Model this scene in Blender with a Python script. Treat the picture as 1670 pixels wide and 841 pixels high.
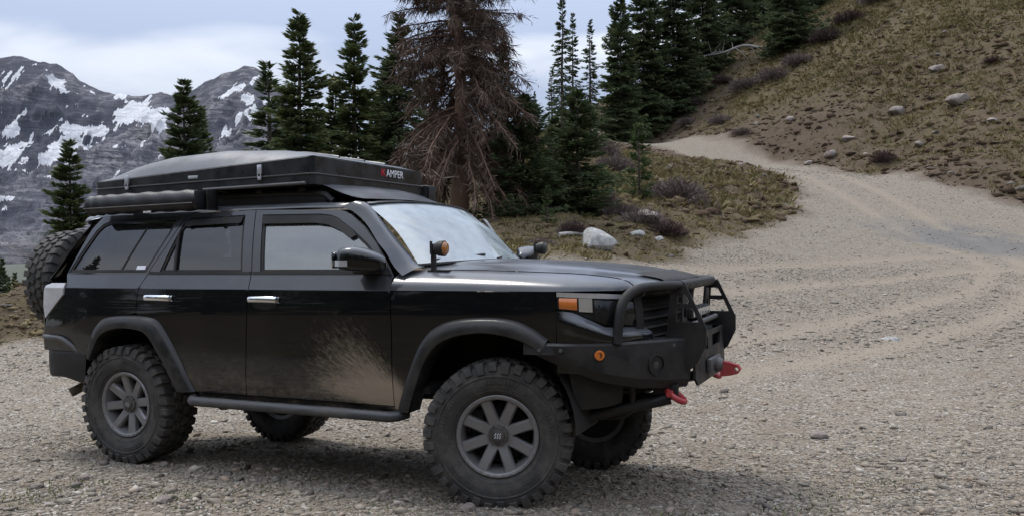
import bpy, bmesh, math, random
import numpy as np
from mathutils import Vector, Matrix
from mathutils.geometry import delaunay_2d_cdt

for o in list(bpy.data.objects):
    bpy.data.objects.remove(o)
scene = bpy.context.scene
COL = scene.collection
PI = math.pi
rng = np.random.default_rng(11)

# ------------------------------------------------------------------ camera
CAM_H = 1.288
FPX, HOR = 1400.0, 447.0            # focal length and horizon row of the 1670 x 841 photograph
cam = bpy.data.cameras.new('camera')
cam.sensor_width = 36.0
cam.lens = 36.0 * FPX / 1670.0
cam.shift_y = (HOR - 420.5) / 1670.0
cam.clip_start = 0.05
cam.clip_end = 20000.0
cam_ob = bpy.data.objects.new('camera', cam)
COL.objects.link(cam_ob)
cam_ob.location = (0, 0, CAM_H)
cam_ob.rotation_euler = (PI / 2, 0, 0)
scene.camera = cam_ob

# ------------------------------------------------------------------ sky and sun
SUN = Vector((-0.36, 0.32, 0.88)).normalized()
world = bpy.data.worlds.new('World')
scene.world = world
world.use_nodes = True
wt = world.node_tree
wt.nodes.clear()
WN = lambda t: wt.nodes.new(t)
w_out = WN('ShaderNodeOutputWorld')
w_bg = WN('ShaderNodeBackground')
w_bg.inputs['Strength'].default_value = 0.10
w_sky = WN('ShaderNodeTexSky')
w_sky.sky_type = 'NISHITA'
w_sky.sun_disc = False
w_sky.sun_elevation = math.asin(SUN.z)
w_sky.sun_rotation = math.atan2(SUN.x, SUN.y)
w_sky.altitude = 3000
w_sky.air_density = 1.0
w_sky.dust_density = 1.5
w_tc = WN('ShaderNodeTexCoord')
w_sep = WN('ShaderNodeSeparateXYZ')
wt.links.new(w_tc.outputs['Generated'], w_sep.inputs[0])
w_den = WN('ShaderNodeMath'); w_den.operation = 'ADD'; w_den.inputs[1].default_value = 0.16
w_abs = WN('ShaderNodeMath'); w_abs.operation = 'ABSOLUTE'
wt.links.new(w_sep.outputs['Z'], w_abs.inputs[0])
wt.links.new(w_abs.outputs[0], w_den.inputs[0])
w_dx = WN('ShaderNodeMath'); w_dx.operation = 'DIVIDE'
w_dy = WN('ShaderNodeMath'); w_dy.operation = 'DIVIDE'
wt.links.new(w_sep.outputs['X'], w_dx.inputs[0]); wt.links.new(w_den.outputs[0], w_dx.inputs[1])
wt.links.new(w_sep.outputs['Y'], w_dy.inputs[0]); wt.links.new(w_den.outputs[0], w_dy.inputs[1])
w_cmb = WN('ShaderNodeCombineXYZ')
wt.links.new(w_dx.outputs[0], w_cmb.inputs[0]); wt.links.new(w_dy.outputs[0], w_cmb.inputs[1])
w_map = WN('ShaderNodeMapping')
w_map.inputs['Scale'].default_value = (0.75, 1.1, 1)
w_map.inputs['Location'].default_value = (-7.7, -2.5, 0)
wt.links.new(w_cmb.outputs[0], w_map.inputs[0])
w_noise = WN('ShaderNodeTexNoise')
w_noise.inputs['Scale'].default_value = 1.0
w_noise.inputs['Detail'].default_value = 5
w_noise.inputs['Roughness'].default_value = 0.45
w_noise.inputs['Distortion'].default_value = 0.6
wt.links.new(w_map.outputs[0], w_noise.inputs['Vector'])
w_ramp = WN('ShaderNodeMapRange'); w_ramp.interpolation_type = 'SMOOTHSTEP'
w_ramp.inputs[1].default_value = 0.44; w_ramp.inputs[2].default_value = 0.60
wt.links.new(w_noise.outputs['Fac'], w_ramp.inputs[0])
w_cl = WN('ShaderNodeMixRGB')                # grey-blue cloud sheet, whiter banks
w_cl.inputs['Color1'].default_value = (3.1, 3.55, 4.6, 1)
w_cl.inputs['Color2'].default_value = (5.5, 5.75, 6.2, 1)
wt.links.new(w_ramp.outputs[0], w_cl.inputs[0])
w_cie = WN('ShaderNodeMapRange')             # overcast cloud is brighter overhead than at the horizon
w_cie.inputs[1].default_value = 0.0; w_cie.inputs[2].default_value = 1.0
w_cie.inputs[3].default_value = 0.46; w_cie.inputs[4].default_value = 3.1
wt.links.new(w_abs.outputs[0], w_cie.inputs[0])
w_cc = WN('ShaderNodeMixRGB'); w_cc.blend_type = 'MULTIPLY'; w_cc.inputs[0].default_value = 1.0
wt.links.new(w_cl.outputs[0], w_cc.inputs['Color1'])
wt.links.new(w_cie.outputs[0], w_cc.inputs['Color2'])
w_mix = WN('ShaderNodeMixRGB')
w_mix.inputs[0].default_value = 0.86
wt.links.new(w_sky.outputs[0], w_mix.inputs['Color1'])
wt.links.new(w_cc.outputs[0], w_mix.inputs['Color2'])
wt.links.new(w_mix.outputs[0], w_bg.inputs[0])
wt.links.new(w_bg.outputs[0], w_out.inputs[0])

sun = bpy.data.lights.new('sun', 'SUN')
sun.energy = 1.5
sun.angle = math.radians(13)
sun.color = (1.0, 0.95, 0.88)
sun_ob = bpy.data.objects.new('sun', sun)
COL.objects.link(sun_ob)
sun_ob.rotation_euler = (-SUN).to_track_quat('-Z', 'Y').to_euler()
sun_ob.location = (0, 0, 60)

scene.render.engine = 'CYCLES'
scene.view_settings.view_transform = 'Standard'
scene.view_settings.look = 'None'
scene.view_settings.exposure = 0.68
scene.view_settings.gamma = 1.0
scene.view_settings.use_curve_mapping = False

# ------------------------------------------------------------------ materials
def mat_new(name):
    m = bpy.data.materials.new(name)
    m.use_nodes = True
    nt = m.node_tree
    b = nt.nodes['Principled BSDF']
    return m, nt, b

def nd(nt, t, **kw):
    n = nt.nodes.new(t)
    for k, v in kw.items():
        setattr(n, k, v)
    return n

def lk(nt, a, b):
    nt.links.new(a, b)

def mix(nt, f, a, b, bt='MIX'):
    n = nt.nodes.new('ShaderNodeMixRGB'); n.blend_type = bt
    for s, v in ((0, f), (1, a), (2, b)):
        if hasattr(v, 'is_linked'):
            nt.links.new(v, n.inputs[s])
        elif s == 0:
            n.inputs[0].default_value = v
        else:
            n.inputs[s].default_value = (v[0], v[1], v[2], 1)
    return n.outputs[0]

def mth(nt, op, a, b=None, c=None):
    n = nt.nodes.new('ShaderNodeMath'); n.operation = op
    for i, v in enumerate((a, b, c)):
        if v is None: continue
        if hasattr(v, 'is_linked'): nt.links.new(v, n.inputs[i])
        else: n.inputs[i].default_value = v
    return n.outputs[0]

def ramp(nt, f, lo, hi, c0=0.0, c1=1.0):
    n = nt.nodes.new('ShaderNodeMapRange'); n.interpolation_type = 'SMOOTHSTEP'
    nt.links.new(f, n.inputs[0])
    n.inputs[1].default_value = lo; n.inputs[2].default_value = hi
    n.inputs[3].default_value = c0; n.inputs[4].default_value = c1
    return n.outputs[0]

def noise(nt, vec, scale, detail=4, rough=0.55, dist=0.0):
    n = nt.nodes.new('ShaderNodeTexNoise')
    n.inputs['Scale'].default_value = scale
    n.inputs['Detail'].default_value = detail
    n.inputs['Roughness'].default_value = rough
    n.inputs['Distortion'].default_value = dist
    if vec is not None: nt.links.new(vec, n.inputs['Vector'])
    return n.outputs['Fac']

def objco(nt):
    return nt.nodes.new('ShaderNodeTexCoord').outputs['Object']

def scaled(nt, vec, s, rot=(0, 0, 0)):
    n = nt.nodes.new('ShaderNodeMapping')
    n.inputs['Scale'].default_value = s
    n.inputs['Rotation'].default_value = rot
    nt.links.new(vec, n.inputs[0])
    return n.outputs[0]

def bump(nt, b, h, strength=0.3, dist=0.01):
    n = nt.nodes.new('ShaderNodeBump')
    n.inputs['Strength'].default_value = strength
    n.inputs['Distance'].default_value = dist
    nt.links.new(h, n.inputs['Height'])
    nt.links.new(n.outputs[0], b.inputs['Normal'])

def simple(name, col, rough=0.5, metal=0.0, var=0.15, scale=8.0, dust=0.0, dustcol=(0.20, 0.17, 0.14), coat=0.0, bmp=0.0, spec=0.5):
    """plain surface with uneven tone, optional layer of dust and fine relief"""
    m, nt, b = mat_new(name)
    v = objco(nt)
    n1 = noise(nt, v, scale, 5)
    c = mix(nt, n1, [x * (1 - var) for x in col], [min(1, x * (1 + var)) for x in col])
    if dust > 0:
        n2 = noise(nt, v, scale * 0.7, 6, 0.65)
        f = ramp(nt, n2, 0.38, 0.72, 0.15 * dust, dust)
        c = mix(nt, f, c, dustcol)
        lk(nt, ramp(nt, n2, 0.35, 0.7, rough, min(1, rough + 0.35)), b.inputs['Roughness'])
    else:
        lk(nt, ramp(nt, n1, 0.2, 0.8, max(0.02, rough - 0.06), min(1, rough + 0.06)), b.inputs['Roughness'])
    lk(nt, c, b.inputs['Base Color'])
    b.inputs['Metallic'].default_value = metal
    b.inputs['Specular IOR Level'].default_value = spec
    if coat:
        b.inputs['Coat Weight'].default_value = coat
        b.inputs['Coat Roughness'].default_value = 0.04
    if bmp:
        bump(nt, b, noise(nt, v, scale * 6, 5), bmp, 0.01)
    return m

def attr(nt, name):
    n = nt.nodes.new('ShaderNodeAttribute'); n.attribute_name = name
    return n

# black clear-coated paint, dusty, with the mud thrown up by the front wheel
def make_paint():
    m, nt, b = mat_new('black_paint')
    v = objco(nt)
    sp = nd(nt, 'ShaderNodeSeparateXYZ'); lk(nt, v, sp.inputs[0])
    X, Y, Z = sp.outputs
    dx = mth(nt, 'SUBTRACT', 2.34, X)
    dz = mth(nt, 'SUBTRACT', Z, 0.50)
    r = mth(nt, 'SQRT', mth(nt, 'ADD', mth(nt, 'MULTIPLY', dx, dx), mth(nt, 'MULTIPLY', dz, dz)))
    a = mth(nt, 'ARCTAN2', dz, dx)
    cmb = nd(nt, 'ShaderNodeCombineXYZ')
    lk(nt, mth(nt, 'MULTIPLY', a, 34.0), cmb.inputs[0]); lk(nt, mth(nt, 'MULTIPLY', r, 14.0), cmb.inputs[1])
    streak = noise(nt, cmb.outputs[0], 1.0, 9, 0.80, 0.4)
    fall = ramp(nt, r, 0.10, 1.20, 1.0, 0.0)
    angf = mth(nt, 'MULTIPLY', ramp(nt, a, -0.05, 0.22), ramp(nt, a, 0.45, 1.25, 1.0, 0.0))
    infront = ramp(nt, X, 2.30, 2.40, 1.0, 0.0)
    k = mth(nt, 'MULTIPLY', mth(nt, 'MULTIPLY', fall, angf), infront)
    gr0 = noise(nt, v, 55.0, 6, 0.75)
    streak = mth(nt, 'ADD', mth(nt, 'MULTIPLY', streak, 0.84), mth(nt, 'MULTIPLY', gr0, 0.16))
    low0 = ramp(nt, dz, 0.05, 0.24, 0.20, 0.0)
    thr = mth(nt, 'SUBTRACT', mth(nt, 'MULTIPLY', k, mth(nt, 'ADD', 0.58, low0)), mth(nt, 'SUBTRACT', 0.80, streak))
    mud = ramp(nt, thr, -0.17, 0.26, 0.0, 0.66)
    # fine spatter: long thin streaks blown backwards along the doors
    st2 = noise(nt, scaled(nt, v, (5, 5, 60), (0, 0.22, 0)), 1.0, 6, 0.75, 0.4)
    low = ramp(nt, Z, 0.55, 1.05, 1.0, 0.0)
    sp2 = mth(nt, 'MULTIPLY', ramp(nt, st2, 0.60, 0.80), mth(nt, 'MULTIPLY', low, 0.10))
    grit = noise(nt, v, 34.0, 8, 0.8)
    skirt = mth(nt, 'MULTIPLY', mth(nt, 'MULTIPLY', ramp(nt, Z, 0.52, 0.80, 1.0, 0.0), ramp(nt, noise(nt, scaled(nt, v, (2.2, 2.2, 5.0)), 1.0, 7, 0.7), 0.35, 0.75)), ramp(nt, grit, 0.35, 0.65, 0.10, 0.34))
    sp2 = mth(nt, 'ADD', sp2, skirt)
    film = mth(nt, 'MULTIPLY', ramp(nt, noise(nt, v, 3.0, 6, 0.6), 0.40, 0.80), 0.012)
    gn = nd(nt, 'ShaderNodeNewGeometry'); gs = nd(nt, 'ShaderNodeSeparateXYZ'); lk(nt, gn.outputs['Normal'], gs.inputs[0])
    sky_sheen = mth(nt, 'MULTIPLY', ramp(nt, gs.outputs['Z'], 0.12, 0.75), ramp(nt, noise(nt, v, 4.0, 6, 0.6), 0.2, 0.8, 0.20, 0.36))
    dirt = mth(nt, 'MINIMUM', mth(nt, 'ADD', mth(nt, 'ADD', mud, sp2), film), 1.0)
    c = mix(nt, dirt, (0.0035, 0.004, 0.005), (0.36, 0.285, 0.21))
    c = mix(nt, sky_sheen, c, (0.27, 0.285, 0.32))   # grey-blue sky reflection painted on what faces up
    lk(nt, c, b.inputs['Base Color'])
    b.inputs['Roughness'].default_value = 0.35
    b.inputs['Coat Weight'].default_value = 1.0
    lk(nt, mth(nt, 'ADD', ramp(nt, dirt, 0.10, 0.6, 0.03, 0.6), mth(nt, 'MULTIPLY', sky_sheen, 0.55)), b.inputs['Coat Roughness'])
    lk(nt, mth(nt, 'SUBTRACT', ramp(nt, dirt, 0.15, 0.7, 1.0, 0.0), mth(nt, 'MULTIPLY', sky_sheen, 1.3)), b.inputs['Coat Weight'])
    b.inputs['Coat IOR'].default_value = 1.5
    b.inputs['Specular IOR Level'].default_value = 0.08
    return m

def make_glass(name, tint, ior, dust, veil_col=(0.5, 0.55, 0.58)):
    m, nt, b = mat_new(name)
    out = nt.nodes['Material Output']
    nt.nodes.remove(b)
    tr = nd(nt, 'ShaderNodeBsdfTransparent'); tr.inputs[0].default_value = (*tint, 1)
    gl = nd(nt, 'ShaderNodeBsdfGlossy'); gl.inputs['Roughness'].default_value = 0.015
    fr = nd(nt, 'ShaderNodeFresnel'); fr.inputs[0].default_value = ior
    mx = nd(nt, 'ShaderNodeMixShader')
    lk(nt, fr.outputs[0], mx.inputs[0]); lk(nt, tr.outputs[0], mx.inputs[1]); lk(nt, gl.outputs[0], mx.inputs[2])
    df = nd(nt, 'ShaderNodeBsdfDiffuse'); df.inputs[0].default_value = (*veil_col, 1)
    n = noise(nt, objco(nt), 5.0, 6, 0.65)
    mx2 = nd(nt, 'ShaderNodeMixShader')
    lk(nt, ramp(nt, n, 0.3, 0.75, dust * 0.5, dust), mx2.inputs[0])  # veil: thin dust, plus painted sky reflection on windscreen and front panes
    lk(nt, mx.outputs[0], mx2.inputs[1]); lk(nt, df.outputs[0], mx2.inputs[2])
    lk(nt, mx2.outputs[0], out.inputs['Surface'])
    return m

MT = {}
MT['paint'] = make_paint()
MT['glass_dark'] = make_glass('tinted_glass', (0.10, 0.11, 0.12), 1.75, 0.02)
MT['lamp_glass'] = make_glass('lamp_lens_glass', (0.55, 0.56, 0.58), 1.42, 0.02)
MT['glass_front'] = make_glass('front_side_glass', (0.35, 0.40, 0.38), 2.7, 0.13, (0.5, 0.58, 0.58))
MT['glass_screen'] = make_glass('windscreen_glass', (0.50, 0.56, 0.55), 3.6, 0.42, (0.66, 0.75, 0.80))  # heavy pale blue veil paints the reflected sky into the pane
MT['black_plastic'] = simple('black_plastic', (0.010, 0.010, 0.011), 0.5, dust=0.12, scale=9, bmp=0.1, spec=0.3)
MT['flare'] = simple('wheel_flare_plastic', (0.009, 0.009, 0.010), 0.34, dust=0.13, scale=14, coat=0.2, spec=0.3)
MT['dark_inner'] = simple('underbody_black', (0.010, 0.010, 0.010), 0.85, dust=0.2, dustcol=(0.05, 0.045, 0.04))
MT['steel_black'] = simple('powder_coated_steel', (0.009, 0.009, 0.010), 0.42, dust=0.08, scale=12, bmp=0.12, spec=0.35)
MT['steel_grey'] = simple('worn_grey_steel', (0.10, 0.10, 0.105), 0.45, metal=0.5, dust=0.3)
MT['slider'] = simple('scuffed_step_tube', (0.045, 0.047, 0.05), 0.38, metal=0.3, dust=0.6, dustcol=(0.14, 0.13, 0.12))
MT['rubber'] = simple('tyre_rubber', (0.020, 0.020, 0.020), 0.75, dust=0.72, dustcol=(0.105, 0.094, 0.083), scale=18, bmp=0.25)
MT['rim'] = simple('graphite_wheel_paint', (0.19, 0.186, 0.19), 0.34, metal=0.45, dust=0.5, dustcol=(0.18, 0.166, 0.155), scale=16)
MT['hub'] = simple('black_hub_cap', (0.02, 0.02, 0.022), 0.4, dust=0.3)
MT['chrome'] = simple('satin_chrome', (0.75, 0.76, 0.78), 0.16, metal=1.0, var=0.05)
MT['silver'] = simple('silver_trim', (0.62, 0.63, 0.65), 0.3, metal=0.7, var=0.08)
MT['white_trim'] = simple('white_badge', (0.75, 0.76, 0.8), 0.4, var=0.03)
MT['red'] = simple('red_shackle_paint', (0.33, 0.012, 0.02), 0.38, dust=0.2, coat=0.3)
MT['red_print'] = simple('red_print', (0.45, 0.02, 0.04), 0.5, var=0.02)
MT['white_print'] = simple('white_print', (0.70, 0.70, 0.72), 0.5, var=0.02)
MT['amber'] = simple('amber_lens', (0.55, 0.16, 0.03), 0.18, var=0.2, scale=60, coat=0.6)
MT['amber_dark'] = simple('amber_pod_lens', (0.34, 0.13, 0.03), 0.22, var=0.5, scale=70, coat=0.4)
MT['tail'] = simple('clear_tail_lens', (0.46, 0.44, 0.45), 0.12, var=0.25, scale=14, coat=1.0)
MT['lens'] = simple('headlamp_lens_white', (0.55, 0.56, 0.58), 0.10, metal=0.6, coat=1.0, var=0.1)
MT['tent_lid'] = simple('tent_lid_gelcoat', (0.035, 0.043, 0.060), 0.36, dust=0.10, dustcol=(0.12, 0.125, 0.135), scale=3, spec=0.5)
MT['tent_side'] = simple('tent_black_aluminium', (0.007, 0.008, 0.010), 0.24, dust=0.04, scale=10)
MT['canvas'] = simple('black_vinyl_bag', (0.010, 0.010, 0.012), 0.42, var=0.3, scale=20, bmp=0.35, spec=0.35)
MT['seat'] = simple('seat_fabric', (0.03, 0.03, 0.032), 0.9)
MT['mirror_glass'] = simple('mirror_glass', (0.8, 0.82, 0.84), 0.03, metal=1.0, var=0.02)
MT['exhaust'] = simple('rusty_exhaust', (0.11, 0.085, 0.06), 0.7, metal=0.3, dust=0.5)

# ------------------------------------------------------------------ mesh helpers
def V3(*a): return np.array(a, float)

def tagit(o, label=None, cat=None, group=None, kind=None):
    if label: o['label'] = label
    if cat: o['category'] = cat
    if group: o['group'] = group
    if kind: o['kind'] = kind
    return o

def make_mesh(name, V, F, mat=None, smooth=True, angle=35.0, normals=None):
    me = bpy.data.meshes.new(name)
    V = np.asarray(V, float)
    if isinstance(F, np.ndarray):
        n, k = F.shape
        me.vertices.add(len(V)); me.vertices.foreach_set('co', V.ravel())
        me.loops.add(n * k); me.loops.foreach_set('vertex_index', F.astype(np.int32).ravel())
        me.polygons.add(n)
        me.polygons.foreach_set('loop_start', np.arange(0, n * k, k, dtype=np.int32))
        me.update(calc_edges=True)
    else:
        me.from_pydata(V.tolist(), [], F)
        me.update()
    if smooth:
        me.polygons.foreach_set('use_smooth', np.ones(len(me.polygons), bool))
        if normals is not None:
            me.normals_split_custom_set_from_vertices([tuple(n) for n in normals])
        elif angle < 179:
            me.set_sharp_from_angle(angle=math.radians(angle))
    if mat: me.materials.append(MT[mat] if isinstance(mat, str) else mat)
    return me

def link(name, me, parent=None, loc=None, rot=None):
    o = bpy.data.objects.new(name, me)
    COL.objects.link(o)
    if parent is not None: o.parent = parent
    if loc is not None: o.location = loc
    if rot is not None: o.rotation_euler = rot
    return o

def empty(name, loc=(0, 0, 0), rotz=0.0, parent=None):
    o = bpy.data.objects.new(name, None)
    o.empty_display_size = 0.2
    COL.objects.link(o)
    o.location = loc; o.rotation_euler = (0, 0, rotz)
    if parent is not None: o.parent = parent
    return o

def copy_tree(o, parent=None):
    c = o.copy(); COL.objects.link(c)
    if parent is not None: c.parent = parent
    for ch in o.children:
        copy_tree(ch, c)
    return c

def cr(points, n):
    """Catmull-Rom resample of a point list"""
    P = np.asarray(points, float)
    if len(P) == 2:
        t = np.linspace(0, 1, n)[:, None]
        return P[0] * (1 - t) + P[1] * t
    Q = np.vstack([2 * P[0] - P[1], P, 2 * P[-1] - P[-2]])
    u = np.linspace(0, len(P) - 1, n)
    i = np.minimum(u.astype(int), len(P) - 2); t = (u - i)[:, None]
    a, b, c, d = Q[i], Q[i + 1], Q[i + 2], Q[i + 3]
    return 0.5 * ((2 * b) + (c - a) * t + (2 * a - 5 * b + 4 * c - d) * t ** 2 + (3 * b - a - 3 * c + d) * t ** 3)

class MB:
    def __init__(s): s.V = []; s.F = []; s.n = 0
    def add(s, V, F):
        V = np.asarray(V, float).reshape(-1, 3)
        s.V.append(V)
        s.F += [tuple(int(i) + s.n for i in f) for f in F]
        s.n += len(V)
        return s
    def grid(s, G, closed_u=False, closed_v=False, flip=False):
        G = np.asarray(G, float); nu, nv = G.shape[:2]
        F = []
        for i in range(nu if closed_u else nu - 1):
            for j in range(nv if closed_v else nv - 1):
                a, b = i * nv + j, i * nv + (j + 1) % nv
                c, d = ((i + 1) % nu) * nv + (j + 1) % nv, ((i + 1) % nu) * nv + j
                F.append((a, d, c, b) if flip else (a, b, c, d))
        return s.add(G.reshape(-1, 3), F)
    def loft(s, rows, nu, nv, flip=False):
        R = np.array([cr(r, nv) for r in rows])
        G = np.stack([cr(R[:, j], nu) for j in range(nv)], 1)
        return s.grid(G, flip=flip)
    def box(s, c, size, rot=None, bev=0.0):
        sx, sy, sz = [v / 2 for v in size]
        if bev <= 0:
            V = np.array([(x, y, z) for x in (-sx, sx) for y in (-sy, sy) for z in (-sz, sz)])
            F = [(0, 1, 3, 2), (4, 6, 7, 5), (0, 4, 5, 1), (2, 3, 7, 6), (0, 2, 6, 4), (1, 5, 7, 3)]
        else:
            bm = bmesh.new(); bmesh.ops.create_cube(bm, size=1)
            bmesh.ops.scale(bm, vec=size, verts=bm.verts)
            bmesh.ops.bevel(bm, geom=list(bm.edges), offset=bev, segments=2, affect='EDGES', profile=0.6)
            bm.verts.index_update()
            V = np.array([v.co[:] for v in bm.verts]); F = [[v.index for v in f.verts] for f in bm.faces]
            bm.free()
        if rot is not None: V = V @ np.array(rot).T
        return s.add(V + np.array(c), F)
    def tube(s, path, r, n=10, closed=False, cap=True):
        P = np.asarray(path, float); m = len(P)
        rr = np.full(m, r) if np.isscalar(r) else np.asarray(r, float)
        T = np.gradient(P, axis=0)
        if closed: T = np.roll(P, -1, 0) - np.roll(P, 1, 0)
        T /= np.linalg.norm(T, axis=1)[:, None] + 1e-12
        up = V3(0, 0, 1) if abs(T[0][2]) < 0.9 else V3(1, 0, 0)
        N = np.cross(T[0], up); N /= np.linalg.norm(N)
        a = np.linspace(0, 2 * PI, n, endpoint=False)
        G = []
        for i in range(m):
            N = N - T[i] * (N @ T[i]); N /= np.linalg.norm(N) + 1e-12
            B = np.cross(T[i], N)
            G.append(P[i] + rr[i] * (np.cos(a)[:, None] * N + np.sin(a)[:, None] * B))
        b0 = s.n
        s.grid(np.array(G), closed_u=closed, closed_v=True)
        if cap and not closed:
            s.F.append(tuple(b0 + i for i in range(n))[::-1][::-1][::-1])
            s.F.append(tuple(b0 + (m - 1) * n + i for i in range(n)))
        return s
    def lathe(s, prof, n=32, origin=(0, 0, 0), axis='Y', flip=False):
        """profile of (radius, height along axis)"""
        a = np.linspace(0, 2 * PI, n, endpoint=False)
        G = []
        for r, h in prof:
            c, d = r * np.cos(a), r * np.sin(a)
            hh = np.full(n, h)
            G.append(np.stack({'Y': (c, hh, d), 'X': (hh, c, d), 'Z': (c, d, hh)}[axis], 1) + np.array(origin))
        return s.grid(np.array(G), closed_v=True, flip=flip)
    def build(s, name, mat, parent=None, smooth=True, angle=35.0):
        me = make_mesh(name, np.vstack(s.V), s.F, mat, smooth, angle)
        return link(name, me, parent)

def pip(P, poly):
    """points in polygon"""
    P = np.asarray(P, float); poly = np.asarray(poly, float)
    x, y = P[:, 0], P[:, 1]; r = np.zeros(len(P), bool)
    x0, y0 = poly[-1]
    for x1, y1 in poly:
        c = ((y1 > y) != (y0 > y))
        with np.errstate(divide='ignore', invalid='ignore'):
            r ^= c & (x < (x0 - x1) * (y - y1) / (y0 - y1 + 1e-30) + x1)
        x0, y0 = x1, y1
    return r

def pdist(P, poly, closed=True):
    P = np.asarray(P, float); Q = np.asarray(poly, float)
    d = np.full(len(P), 1e9)
    n = len(Q)
    for i in range(n if closed else n - 1):
        a, b = Q[i], Q[(i + 1) % n]; e = b - a
        t = np.clip(((P - a) @ e) / (e @ e + 1e-12), 0, 1)
        d = np.minimum(d, np.linalg.norm(P - a - t[:, None] * e, axis=1))
    return d

def dens(poly, step):
    out = []
    n = len(poly)
    for i in range(n):
        a, b = np.array(poly[i], float), np.array(poly[(i + 1) % n], float)
        k = max(1, int(np.ceil(np.linalg.norm(b - a) / step)))
        for j in range(k): out.append(a + (b - a) * j / k)
    return np.array(out)

def cdt(outer, holes=(), step=0.05, grid=None, rows=()):
    loops = [dens(outer, step)] + [dens(h, step) for h in holes]
    pts = []; edges = []
    for L in loops:
        b = len(pts); pts += [tuple(p) for p in L]
        edges += [(b + i, b + (i + 1) % len(L)) for i in range(len(L))]
    if grid:
        o = loops[0]
        gx, gy = np.meshgrid(np.arange(o[:, 0].min(), o[:, 0].max(), grid), np.arange(o[:, 1].min(), o[:, 1].max(), grid))
        G = np.stack([gx.ravel(), gy.ravel()], 1)
        for z in rows:
            G = G[np.abs(G[:, 1] - z) > grid * 0.3]
        for z in rows:
            xr = np.arange(o[:, 0].min(), o[:, 0].max(), 0.025); G = np.vstack([G, np.stack([xr, np.full(len(xr), z)], 1)])
        k = pip(G, outer)
        for h in holes: k &= ~pip(G, h)
        G = G[k]
        if len(G):
            k = np.ones(len(G), bool)
            for L in loops: k &= pdist(G, L) > min(grid * 0.4, 0.006 if len(rows) else 9)
            pts += [tuple(p) for p in G[k]]
    r = delaunay_2d_cdt([Vector(p) for p in pts], edges, [], 0, 1e-6)
    P = np.array([v[:] for v in r[0]])
    T = np.array([f for f in r[2] if len(f) == 3])
    cen = P[T].mean(1)
    k = pip(cen, outer)
    for h in holes: k &= ~pip(cen, h)
    T = T[k]
    a = P[T]
    area = (a[:, 1, 0] - a[:, 0, 0]) * (a[:, 2, 1] - a[:, 0, 1]) - (a[:, 2, 0] - a[:, 0, 0]) * (a[:, 1, 1] - a[:, 0, 1])
    T[area < 0] = T[area < 0][:, ::-1]
    return P, T

def bedges(T):
    c = {}
    for f in T:
        for i in range(3):
            e = (f[i], f[(i + 1) % 3])
            if (e[1], e[0]) in c: del c[(e[1], e[0])]
            else: c[e] = 1
    return list(c)

def plate(mb, outer, holes, fn, th, step=0.2):
    """flat plate with holes; fn maps (u, v, depth) to 3d, depth 0 to th"""
    P, T = cdt(outer, holes, step)
    n = len(P)
    A = np.array([fn(p[0], p[1], 0.0) for p in P]); B = np.array([fn(p[0], p[1], th) for p in P])
    F = [tuple(t) for t in T] + [tuple(t[::-1] + n) for t in T]
    F += [(b, a, a + n, b + n) for a, b in bedges(T)]
    mb.add(np.vstack([A, B]), F)
    return mb

# ---- value noise in numpy
def _hash(ix, iy, seed):
    h = (ix.astype(np.int64) * 374761393 + iy.astype(np.int64) * 668265263 + seed * 974634777) & 0xFFFFFFFF
    h = ((h ^ (h >> 13)) * 1274126177) & 0xFFFFFFFF
    return ((h ^ (h >> 16)) & 0xFFFF) / 65535.0

def vnoise(x, y, seed=0):
    ix, iy = np.floor(x), np.floor(y); fx, fy = x - ix, y - iy
    u, v = fx * fx * fx * (fx * (fx * 6 - 15) + 10), fy * fy * fy * (fy * (fy * 6 - 15) + 10)
    a, b = _hash(ix, iy, seed), _hash(ix + 1, iy, seed)
    c, d = _hash(ix, iy + 1, seed), _hash(ix + 1, iy + 1, seed)
    return (a * (1 - u) + b * u) * (1 - v) + (c * (1 - u) + d * u) * v

def fbm(x, y, oct=4, seed=0, gain=0.5):
    s = 0; a = 1; t = 0
    for i in range(oct):
        s = s + a * (vnoise(x, y, seed + i * 17) - 0.5); t += a
        x = x * 2.03 + 5.2; y = y * 2.03 + 1.3; a *= gain
    return s / t * 2

def at(px, py, d):
    """a point of the place seen at that bearing, d metres ahead"""
    return np.array([(px - 835.0) / FPX * d, d, CAM_H + (HOR - py) / FPX * d])
# ------------------------------------------------------------------ terrain
CTH = 0.424
CAR_LOC = V3(-2.256, 6.676, 0.0)
def car2w(X, Y, Z=0.0):
    return V3(CAR_LOC[0] + X * math.cos(CTH) + Y * math.sin(CTH), CAR_LOC[1] - X * math.sin(CTH) + Y * math.cos(CTH), Z)

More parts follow.
